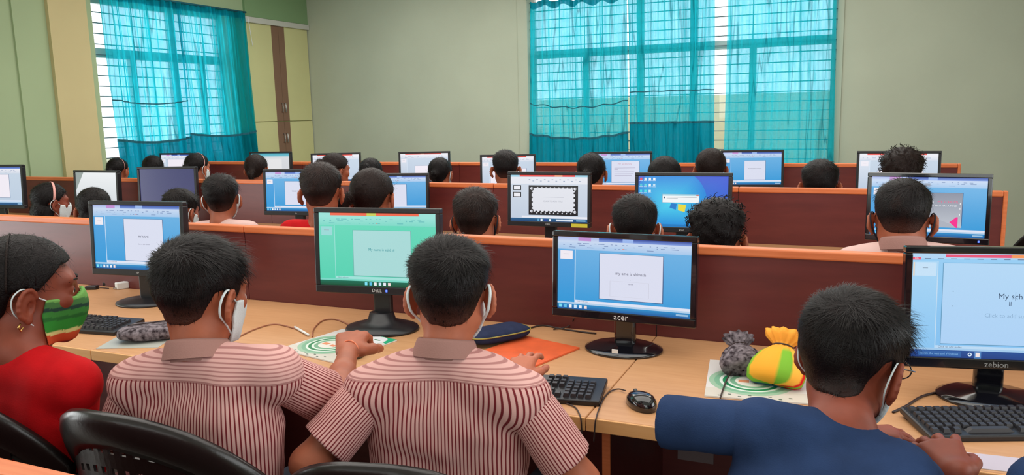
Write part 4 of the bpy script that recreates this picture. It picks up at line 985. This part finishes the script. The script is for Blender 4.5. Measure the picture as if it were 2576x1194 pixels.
kid('girl with a low side ponytail in the second row, behind the green screen', (-2.0669,3.12,1.1106), 0, yaw=.10, s=1.24, hair='girl', hairm='hairb', tails=[((-.05, -.09, .0), (-.085, -.10, -.02), .024, .026), ((-.085, -.10, -.02), (-.08, -.09, -.10), .026, .016)], top='whitec', seed=46)
kid('short haired boy with a dark mask left of the ornate slide screen', (-1.4015,2.85,1.0618), 0, yaw=.22, s=1.14, hair='boy', hairm='hairb', skin='skin2', top='whitec', mask='maskb', seed=47)
kid('short haired boy in front of the blue desktop screen, left of the curly boy', (-0.7782,2.98,1.0323), 0, yaw=.26, s=1.17, hair='crop', hairm='hair', skin='skin2', top='whitec', mask='maskw', seed=48, pitch=.2)
kid('curly haired boy with a grey collar in front of the blue desktop screen', (-0.4295,2.75,1.0398), 0, yaw=.08, s=1.14, hair='curly', top='whitec', collar='collarg', seed=49, pitch=.25)
kid('close cropped boy in pale pink shirt facing the grey slide at the right', (0.1419,2.75,1.1291), 0, yaw=-.03, pitch=.36, s=1.10, hair='crop', skin='skin', top='pink', collar='collar', mask='maskb', seed=50, widen=1.2, lean=-.06, neck=(0.144,2.7,1.0358), sh=[(-0.0007,2.7,0.9611), (0.2958,2.72,0.9738)])
kid('girl with a thin hairband under the bright strip of the left window', (-5.6785,4.78,1.0841), 0, yaw=.15, s=.98, hair='girl', tails=bun, band=(M['bandpink'], -.01, .003), top='whitec', seed=61)
kid('black haired head low in front of the turquoise curtain at the left', (-5.1131,4.63,1.1111), 0, yaw=.8, s=1.0, hair='girl', tails=(), top='whitec', seed=62)
kid('masked girl with a pink hairband and hair bun in the back row', (-4.7974,4.78,1.1145), 0, yaw=-.1, s=1.05, hair='girl', tails=bun, band=(M['bandpink'], .02, .004), top='whitec', mask='maskw', skin='skin2', seed=63)
kid('dark haired girl beside the monitor at the cupboard in the back row', (-4.2064,4.78,1.1048), 0, yaw=.35, s=1.05, hair='girl', tails=lowpony, hairm='hairb', top='whitec', seed=64)
kid('girl with a raised ponytail looking right in the back row', (-3.5094,4.83,1.0989), 0, yaw=-.5, s=1.14, hair='girl', hairm='hairb', tails=pony, top='red', seed=65, skin='skin', widen=.8)
kid('girl with hair tied at the side, beside the raised ponytail girl', (-3.0905,4.66,1.0915), 0, yaw=.2, s=.98, hair='girl', tails=pony, top='whitec', seed=66, widen=.8)
kid('sleek black haired girl with a pale hair tie below the wall side slide', (-2.61,4.78,1.0857), 0, yaw=.1, s=1.0, hair='girl', tails=bun, top='whitec', mask='maskw', seed=67)
kid('short haired boy hiding the middle of a back row monitor', (-2.1203,4.78,1.1127), 0, yaw=.40, s=1.14, hair='crop', top='whitec', seed=68, dz=.015)
kid('girl with gathered hair left of the bulleted slide in the back row', (-1.4958,4.68,1.1061), 0, yaw=.1, s=1.12, hair='girl', tails=bun, top='whitec', seed=69)
kid('black haired head below the join of the middle curtain', (-1.0184,4.58,1.082), 0, yaw=.1, s=1.22, hair='girl', tails=(), top='whitec', seed=70, widen=.75)
kid('brown haired head in the gap between two curtains', (-0.796,4.83,1.1232), 0, yaw=.12, s=1.14, hair='girl', hairm='hairb', tails=(), top='whitec', seed=71, widen=.75)
kid('round black haired head in front of the bare partition at the right', (-0.1714,4.58,1.0536), 0, yaw=.0, s=1.24, hair='boy', top='whitec', seed=72)
kid('frizzy curly head in front of the rightmost back row monitor', (0.2252,4.63,1.1024), 0, yaw=-.03, s=1.27, hair='curly', hairm='hairb', top='whitec', seed=73)

# ---------------------------------------------------------------- chairs
def chair(label, x, y, rz, s=1.0, lift=0):
    c = empty('plastic_chair', (x, y, 0), rz, label, 'chair', 'black moulded plastic chairs')
    ht = .90 * s + lift
    def back(u, z, off=0):      # the shell of the backrest; u -1..1 across
        a = u * 1.15; k = (z - .42) / .48
        return (.265 * s * sin(a) * (1 - .06 * k), -.235 - .05 * k + .20 * s * (1 - cos(a)) + off, z)
    def ztop(u): return ht - .20 * abs(u) ** 2.4
    # rim: a wide rolled band that follows the top edge down to the seat on both sides
    us = np.linspace(-1, 1, 45); V = []; prof = [(0, .0), (.010, -.004), (.014, -.016), (.012, -.034), (.002, -.050), (-.004, -.060), (-.012, -.056), (-.014, -.030), (-.010, -.006)]
    path = [back(u, ztop(u)) for u in us]
    side = lambda u, n: [back(u, .42 + (ztop(u) - .42) * t) for t in np.linspace(0, 1, n, endpoint=False)]
    for i, u in enumerate(us):
        cx, cy, cz = path[i]; nrm = Vector((sin(u * 1.15) * .8, -cos(u * 1.15), 0)).normalized()
        dn = Vector((-(u) * .35, 0, -1)).normalized()
        for a, b in prof: V.append(tuple(Vector((cx, cy, cz)) + nrm * a - dn * b * (1.25 + .4 * abs(u))))
    n = len(prof); F = [(i * n + k, i * n + (k + 1) % n, (i + 1) * n + (k + 1) % n, (i + 1) * n + k) for i in range(len(us) - 1) for k in range(n)]
    F += [tuple(range(n))[::-1], tuple((len(us) - 1) * n + k for k in range(n))]
    mesh_from('back_rim', V, F, M['chair'], c, True)
    sp = MB()
    for q in (-1, 1):
        pts = [back(q * 1.0, z) for z in np.linspace(.43, ztop(1) - .02, 8)]
        sp.tube(pts, .022, 10, flat=.8)
    sp.build('side_post', M['chair'], c, True)
    # pierced centre panel
    nu, nz = 27, 31; V = []; F = []
    for j in range(nz + 1):
        for i in range(nu + 1):
            u = -.60 + 1.20 * i / nu; u *= 1 - .15 * (1 - j / nz); z = .44 + (ztop(u) - .045 - .44) * j / nz
            V.append(back(u, z, .004))
    for j in range(nz):
        for i in range(nu):
            if 3 < i < nu - 3 and 3 < j < nz - 2 and i % 2 == 0 and j % 3 == 1: continue
            F.append((j * (nu + 1) + i, j * (nu + 1) + i + 1, (j + 1) * (nu + 1) + i + 1, (j + 1) * (nu + 1) + i))
    p_ = mesh_from('pierced_panel', V, F, M['chair'], c, False); m = p_.modifiers.new('s', 'SOLIDIFY'); m.thickness = .005
    seat = MB().box((-.23, -.22, .405), (.23, .22, .43), None, .012); so = seat.build('seat', M['chair'], c)
    for q in (-1, 1):
        for yy in (-.20, .19):
            MB().tube([(q * .20, yy, .41), (q * .235, yy * 1.15, .0)], [.026, .018], 10).build('leg', M['chair'], c, True)
    return c
chair('black plastic chair with pierced back behind the leftmost striped shirt boy', -1.24, 1.25, .02, 1.20, -.13)
chair('black plastic chair whose rim shows behind the centre boy', -.83, 1.36, .25, 1.06, -.08)
chair('black plastic chair behind the girl in red at the left edge', -1.74, 1.20, .05, 1.08, -.01)
chair('black chair standing in the aisle at the right edge of the photo', .95, 4.74, .0, 1.0, -.01)

# ---------------------------------------------------------------- keyboards and mice
_key = {}
def keyboard(label, x, y, rz, km='key', light=None):
    k = empty('keyboard', (x, y, DESK), rz, label, 'keyboard', 'black desk keyboards')
    T = Matrix.Rotation(radians(4), 4, 'X')
    MB().box((-.222, -.074, .003), (.222, .074, .019), T, .004).box((-.215, .05, -.004), (-.19, .065, .008)).box((.19, .05, -.004), (.215, .065, .008)).build('keyboard_body', M['black'], k)
    def key(kx, ky, w=.0155, d=.0155):
        kk = (round(w, 4), round(d, 4))
        if kk not in _key:
            v = [(-w / 2, -d / 2, 0), (w / 2, -d / 2, 0), (w / 2, d / 2, 0), (-w / 2, d / 2, 0)]; t = [(a * .76, b * .74 + .0006, .0085) for a, b, _ in v]
            me = bpy.data.meshes.new('key'); me.from_pydata(v + t, [], [(0, 3, 2, 1), (4, 5, 6, 7), (0, 1, 5, 4), (1, 2, 6, 5), (2, 3, 7, 6), (3, 0, 4, 7)]); me.materials.append(M[km]); _key[kk] = me
        o = bpy.data.objects.new('key', _key[kk]); o.matrix_local = T @ Matrix.Translation((kx, ky, .0188)); link(o, k)
    P = .0186; x0 = -.2125
    for r in range(6):
        yy = -.052 + r * .0195 + (.006 if r == 5 else 0)
        if r == 0:
            for c_, w in ((.5, 1), (1.75, 1), (3, 1), (6.75, 5.6), (10.5, 1), (11.75, 1), (13.5, 1.8)): key(x0 + c_ * P, yy, P * w - .003)
        else:
            for c_ in range(13): key(x0 + (c_ + .5) * P, yy)
            key(x0 + 14 * P, yy, P * 1.9 - .003) if r < 5 else key(x0 + 13.6 * P, yy)
        if r in (0, 3, 4, 5):
            for c_ in range(3): key(x0 + (15.6 + c_) * P - .002, yy)
        if r == 1: key(x0 + 16.6 * P - .002, yy)
        for c_ in range(4):
            if r < 5: key(x0 + (19.0 + c_) * P - .006, yy)
    return k
keyboard('black keyboard beside the girl in red, partly behind her mask', (-2.3164,1.9186,0.765)[0] - .21, (-2.3164,1.9186,0.765)[1] - .02, .12)
keyboard('black keyboard at the centre boy, in front of the round monitor foot', (-0.5642,1.8561,0.765)[0] - .22, (-0.5642,1.8561,0.765)[1] - .034, .15)
keyboard('black keyboard under the hand of the boy in navy, cut by the right edge', .350, 1.975, .38)
def mouse(label, x, y, rz):
    o = empty('computer_mouse', (x, y, DESK), rz, label, 'mouse')
    V = []; n = 20; prof = [(0, 1.0), (.010, 1.03), (.020, .96), (.029, .78), (.034, .5), (.036, .18)]
    for z, f in prof:
        for k in range(n):
            a = 2 * pi * k / n; V.append((.031 * f * cos(a) * (1 - .1 * sin(a)), .054 * f * sin(a), z * (1 - .18 * sin(a) * f) + .0005))
    F = [(i * n + k, i * n + (k + 1) % n, (i + 1) * n + (k + 1) % n, (i + 1) * n + k) for i in range(len(prof) - 1) for k in range(n)] + [tuple(range(n))[::-1], tuple((len(prof) - 1) * n + k for k in range(n))]
    mesh_from('mouse_shell', V, F, M['gloss'], o, True)
    MB().lathe([(.0075, -.003), (.0075, .003)], 16, Matrix.Translation((0, .028, .0275)) @ Matrix.Rotation(pi / 2, 4, 'Y')).build('scroll_wheel', M['greykey'], o, True)
    return o
mouse('black mouse on the open desk beside the navy sleeve', (-0.4605,1.8215,0.765)[0], (-0.4605,1.8215,0.765)[1], .75)
mouse('black mouse under the hand on the green booklet', (-1.3802,1.9436,0.78)[0], (-1.3802,1.9436,0.78)[1], .45)
def cable(label, pts, r=.0022, m='cable', name='cable'):
    o = MB().tube(spline(pts, 8), r, 8).build(name, M[m], None, True); return tag(o, label, 'cable')
cable('tan mouse cable looping on the desk between the two boys in striped shirts', [(-1.8613,1.9503,0.753), (-1.8798,2.0665,0.753), (-1.859,2.1441,0.753), (-1.7561,2.1238,0.753), (-1.683,2.0906,0.753)], .0022, 'cable_t')
tag(MB().tube([(-1.7562,2.1285,0.756), (-1.6469,2.0612,0.756)], .004, 8).build('cable_plug', M['white'], None, True), 'small white connector sleeve on the tan cable', 'connector')
cable('tan cable curving from the booklet towards the foot of the green screen monitor', [(-1.6288,2.0584,0.753), (-1.686,2.1419,0.753), (-1.7226,2.2401,0.753), (-1.6871,2.2691,0.753), (-1.5882,2.2175,0.753)], .0022, 'cable_t')
cable('dark cable lying behind the pencil pouch, left of the round foot', [(-0.9867,2.3753,0.753), (-0.9543,2.4282,0.753), (-0.8831,2.4099,0.753), (-0.7942,2.3938,0.753), (-0.7531,2.3927,0.753)], .0028)
cable('dark cable rising from the desk behind the pencil pouch', [(-0.9023,2.3931,0.753), (-0.8671,2.4246,0.756), (-0.8563,2.4465,0.765), (-0.8381,2.419,0.79)], .0022)
cable('thin cable from the black mouse to the keyboard end', [(-0.5181,1.8929,0.758), (-0.5418,1.9058,0.755), (-0.5576,1.8872,0.753), (-0.5588,1.8379,0.753), (-0.548,1.7557,0.753), (-0.5383,1.7054,0.753), (-0.5396,1.7,0.7391), (-0.5429,1.7,0.695)], .0018)
cable('thin cable hanging over the desk edge near the centre boy', [(-0.6355,1.7693,0.753), (-0.6064,1.7513,0.753), (-0.5816,1.7109,0.753), (-0.5741,1.7,0.7402), (-0.5733,1.702,0.6996)], .0018)
cable('brown cable from the mask of the boy in navy to the large monitor foot', [(0.1043,1.9751,0.753), (0.1355,2.0297,0.753), (0.1749,2.1123,0.753), (0.221,2.1646,0.753)], .0030)

# ---------------------------------------------------------------- what lies on the desk
def quadsheet(name, label, cat, cx, cy, w, d, rz, draw, z=DESK, th=.004, under='white', grp=None):
    o = empty(name, (cx, cy, z), rz, label, cat, grp)
    MB().box((-w / 2, -d / 2, .0002), (w / 2, d / 2, th), None, .0008).build('pages', M[under], o)
    F = Flat(w, d, lambda x, y, L: (x - w / 2, d / 2 - y, th + .0002 + L * .00004)); draw(F); F.build('cover', M['print'], o)
    return o
def rings(F):
    F.rect(0, 0, 1, 1, (214, 210, 208)); F.rect(0, .78, 1, 1, (206, 200, 190))
    F.poly([(1, 0), (.72, 0), (.80, .12), (1, .2)][::-1], (40, 168, 120)); F.disc(.78, .14, .14, (228, 228, 232)); F.rect(.74, .12, .84, .15, (60, 120, 80))
    for r, c in ((.40, (150, 186, 160)), (.35, (118, 172, 142)), (.30, (216, 226, 218)), (.27, (30, 130, 84)), (.23, (214, 226, 216)), (.20, (120, 170, 140)), (.15, (226, 222, 214))): F.disc(.42, .56, r, c, 40)
    F.rect(.30, .53, .40, .60, (224, 146, 110)); F.rect(.45, .55, .54, .61, (224, 140, 110))
    F.rect(.25, .12, .36, .15, (160, 60, 70)); F.rect(.46, .16, .58, .19, (60, 50, 60)); F.rect(.42, .05, .5, .07, (50, 60, 50))
    for i in range(8): F.rect(.12 + i * .09, .955 - .04 * (i % 2), .15 + i * .09, .97 - .04 * (i % 2), (90, 110, 100))
quadsheet('booklet', 'booklet with green rings on its cover under the hand of the leaning boy', 'booklet', -1.49, 2.01, .255, .27, -.22, rings, grp='green ringed booklets')
quadsheet('booklet', 'booklet with green rings lying under the two drawstring pouches', 'booklet', -.21, 2.10, .27, .30, .12, rings, grp='green ringed booklets')
tag(MB().box((-.11, -.145, .0002), (.11, .145, .006), Matrix.Translation((-.900, 2.115, DESK)) @ Matrix.Rotation(-.30, 4, 'Z'), .001).build('folder', mat('orange_card', (226, 96, 50), .5, noise=.15, nscale=20), None), 'orange folder on the desk beside the navy pencil pouch', 'folder')
# navy zipped pencil pouch
pp_ = empty('pencil_pouch', (-1.025, 2.215, DESK + .0065), .95, 'navy zipped pencil pouch with a yellow cord on the orange folder', 'pouch')
def pillow(w, d, h, name, m, parent, k=3.0, seed=0, wr=.002, col=None):
    V = []; n = 36; r_ = 14
    for j in range(r_ + 1):
        ph = -pi / 2 + pi * j / r_
        for i in range(n):
            a = 2 * pi * i / n; f = lambda t: math.copysign(abs(t) ** (2 / k), t)
            V.append((w / 2 * f(cos(a)) * abs(cos(ph)) ** .5, d / 2 * f(sin(a)) * abs(cos(ph)) ** .5, h / 2 + h / 2 * math.copysign(abs(sin(ph)) ** .8, sin(ph))))
    P = np.array(V); P[:, 2] += vnoise(P, 60, seed) * wr * (P[:, 2] > .004)
    F = [(j * n + i, j * n + (i + 1) % n, (j + 1) * n + (i + 1) % n, (j + 1) * n + i) for j in range(r_) for i in range(n)]
    o = mesh_from(name, P, F, m, parent, True)
    return o
pillow(.215, .115, .042, 'pouch_body', mat('navy_canvas', (40, 48, 76), .8, .15, noise=.2, nscale=40), pp_, 3.5, 2)
zp = MB(); zp.tube([(.1085 * math.copysign(abs(cos(a)) ** .6, cos(a)), .0585 * math.copysign(abs(sin(a)) ** .6, sin(a)), .027) for a in np.linspace(0, 2 * pi, 40)], .0022, 6, cap=False); zp.build('zip', mat('olive_zip', (150, 140, 60), .5), pp_, True)
zc = MB()
for k in range(3): zc.tube(spline([(-.100, .02 + k * .008, .030), (-.112, .03 + k * .012, .024), (-.125, .02 + k * .018, .010), (-.118, .0 + k * .02, .003)], 5), .0022, 6)
zc.build('pull_cord', mat('yellow_cord', (222, 206, 60), .6), pp_, True)

def drawstring(label, x, y, rz, cols, s=1.0, hgt=.125, tilt=.9):
    o = empty('drawstring_pouch', (x, y, DESK + .0045), rz, label, 'pouch')
    T = Matrix.Translation((0, 0, .040 * s)) @ Matrix.Rotation(tilt, 4, 'X') @ Matrix.Translation((0, 0, -.045 * s))
    n = 48; prof = [(.004, 0), (.050, .0), (.063, .008), (.067, .028), (.060, .052), (.046, .076), (.024, .096), (.018, .101), (.026, .108), (.040, .122), (.044, .136), (.036, .134), (.012, .104)]
    V = []; C = []
    for r, z in prof:
        for k in range(n):
            a = 2 * pi * k / n; rr = r * (1 + (.16 if z > .1 else .05) * sin(a * 11) * (z > .05))
            V.append(tuple(T @ Vector((rr * cos(a) * s, rr * sin(a) * .62 * s, z * s * hgt / .125)))); C.append(rgb(*cols(k / n, z)))
    F = [(i * n + k, i * n + (k + 1) % n, (i + 1) * n + (k + 1) % n, (i + 1) * n + k) for i in range(len(prof) - 1) for k in range(n)]
    b = mesh_from('pouch_body', V, F, M['mottled'] if cols is darkp else M['cloth_print'], o, True)
    a = b.data.color_attributes.new('Col', 'FLOAT_COLOR', 'POINT'); a.data.foreach_set('color', np.array(C, dtype=np.float32).ravel())
    MB().tube([T @ Vector((.0225 * cos(q) * s, .0225 * .64 * sin(q) * s, .0995 * s * hgt / .125)) for q in np.linspace(0, 2 * pi, 24)], .0022, 6, cap=False).build('drawcord', M['cable'], o, True)
    return o
def bright(t, z):
    if z > .095: return (240, 160, 56)
    t = (t + .02) % 1
    if .50 < t < .62 or .0 < t < .05: return (120, 176, 50)
    if .62 < t < .80: return (236, 166, 48)
    if .80 < t < .88: return (120, 176, 50)
    if .88 < t < .97: return (250, 180, 66)
    return (214, 26, 20) if t >= .97 or t < .10 else (46, 110, 120)
def darkp(t, z):
    r = random.Random(int(t * 24) * 7 + int(z * 60)); return r.choice([(44, 34, 40), (120, 110, 124), (84, 52, 66), (30, 26, 34), (150, 150, 160), (104, 40, 60)])
drawstring('yellow, green and red drawstring pouch on the ringed booklet', -.165, 2.085, -.20, bright, 1.12, .125, -.75)
drawstring('dark mottled drawstring pouch left of the bright one', -.262, 2.14, .25, darkp, .9, .14, -1.15)
fp = empty('fabric_pouch', (-2.125, 1.88, DESK + .003), .75, 'dark flowered cloth pouch beside the elbow of the leaning boy', 'pouch')
pillow(.25, .125, .05, 'pouch_body', M['mottled'], fp, 3.0, 8, .008)
MB().tube([(x, .004 * sin(x * 60), .0525 + .002 * cos(x * 30)) for x in np.linspace(-.09, .09, 14)], .0022, 6).build('zip', M['cable'], fp, True)
quadsheet('paper', 'crumpled pale paper under the flowered pouch', 'paper', -2.16, 1.83, .20, .16, .4, lambda F: F.rect(0, 0, 1, 1, (176, 178, 170)), th=.002)
cable('black lace trailing from the dark pouch over the booklet', [(-0.2172,2.1274,0.8), (-0.2515,2.1746,0.79), (-0.2695,2.1362,0.775), (-0.2827,2.1111,0.768), (-0.2886,2.0387,0.76), (-0.2851,1.9245,0.757)], .0022, name='lace')
quadsheet('paper', 'pale sheet of paper below the rightmost keyboard', 'paper', (0.2995,1.7479,0.75)[0], (0.2995,1.7479,0.75)[1] + .01, .20, .075, .05, lambda F: F.rect(0, 0, 1, 1, (196, 184, 196)), th=.001)
def plug(label, x, y, rz, l=.05, m='black', hgt=.016):
    o = empty('adapter', (x, y, DESK), rz, label, 'adapter')
    MB().box((-l / 2, -.016, .0005), (l / 2, .016, hgt), None, .004).build('adapter_body', M[m], o)
    MB().tube(spline([(l / 2, 0, .008), (l / 2 + .02, .006, .004), (l / 2 + .05, -.004, .003)], 5), .002, 6).build('adapter_lead', M['cable'], o, True)
    MB().box((-l / 2 - .010, -.007, .004), (-l / 2, -.003, .010)).box((-l / 2 - .010, .003, .004), (-l / 2, .007, .010)).build('prong', M['steel'], o)
    return o
plug('black plug with metal prongs on the desk behind the green mask', (-3.0471,2.3699,0.75)[0], (-3.0471,2.3699,0.75)[1], .4)
plug('small black adapter left of the leftmost monitor', (-3.0497,2.4532,0.75)[0], (-3.0497,2.4532,0.75)[1], .2, .035)
plug('white power adapter behind the foot of the leftmost monitor', (-2.9233,2.4499,0.75)[0], (-2.9233,2.4499,0.75)[1] - .03, 1.2, .05, 'white', .03)
tag(MB().box((-.057, -.004, -.075), (.057, 0, .075), Matrix.Translation((-.565+.13, 2.434, .42))).build('paper_sheet', mat('grey_sheet', (128, 112, 114), .8), None), 'grey sheet fixed to the maroon panel under the desk', 'sheet')
tag(MB().box((-.009, -.0012, -.006), (.009, .0012, .006), Matrix.Translation((-.625, 2.165, .772))).build('sticker_tag', M['white'], None), 'small white sticker on the round foot of the glossy monitor', 'sticker')

# ---------------------------------------------------------------- light and camera
w = bpy.data.worlds.new('sky'); scene.world = w; w.use_nodes = True
bg = w.node_tree.nodes['Background']; bg.inputs[0].default_value = (.92, .97, 1, 1); bg.inputs[1].default_value = 2.6
def area(name, loc, rot, sx, sy, power, c=(1, 1, 1)):
    l = bpy.data.lights.new(name, 'AREA'); l.shape = 'RECTANGLE'; l.size = sx; l.size_y = sy; l.energy = power; l.color = c
    o = bpy.data.objects.new(name, l); o.location = loc; o.rotation_euler = rot; COL.objects.link(o); return o
area('ceiling_fill', (-1.8, 2.0, 3.25), (0, 0, 0), 6, 3, 130, (1, .97, .92))  # added overhead fill for the near rows, not a modelled fitting
area('ceiling_fill', (-2.5, 6.2, 3.25), (0, 0, 0), 6, 3, 185, (1, .97, .92))  # second added fill, brightens the back of the room
area('side_fill', (3.3, 1.2, 1.9), (0, radians(90), 0), 1.6, 5, 105, (.95, .98, 1))  # added fill for an assumed window on the right, that wall is solid
area('rear_fill', (-1.5, -2.5, 2.0), (radians(90), 0, 0), 5, 1.6, 55, (.95, .98, 1))  # added soft lamp behind the camera, assumed daylight, no rear window is built
area('left_sheen_fill', (XL + .1, .5, 1.2), (0, radians(-90), 0), 2.2, 2.6, 95, (.95, .98, 1))  # added lamp for the sheen on the near partition, no window modelled here
cam = bpy.data.cameras.new('camera'); co = bpy.data.objects.new('camera', cam); COL.objects.link(co)
cam.sensor_width = 36; cam.lens = 27.773; cam.clip_start = .02
Rv, Uv, Fv = Vector((0.9177243193811638, 0.39649818178158, -0.023901160228759315)), Vector((-0.04024071322480342, 0.15266471904384005, 0.9874584389018226)), Vector((-0.3951743395205954, 0.9052528240238561, -0.15605949500525323))
m3 = Matrix((Rv, Uv, -Fv)).transposed(); co.matrix_world = Matrix.Translation((0, 0, 1.46991)) @ m3.to_4x4()
scene.camera = co
scene.view_settings.view_transform = 'Standard'; scene.view_settings.look = 'None'
scene.view_settings.exposure = 0; scene.view_settings.gamma = 1
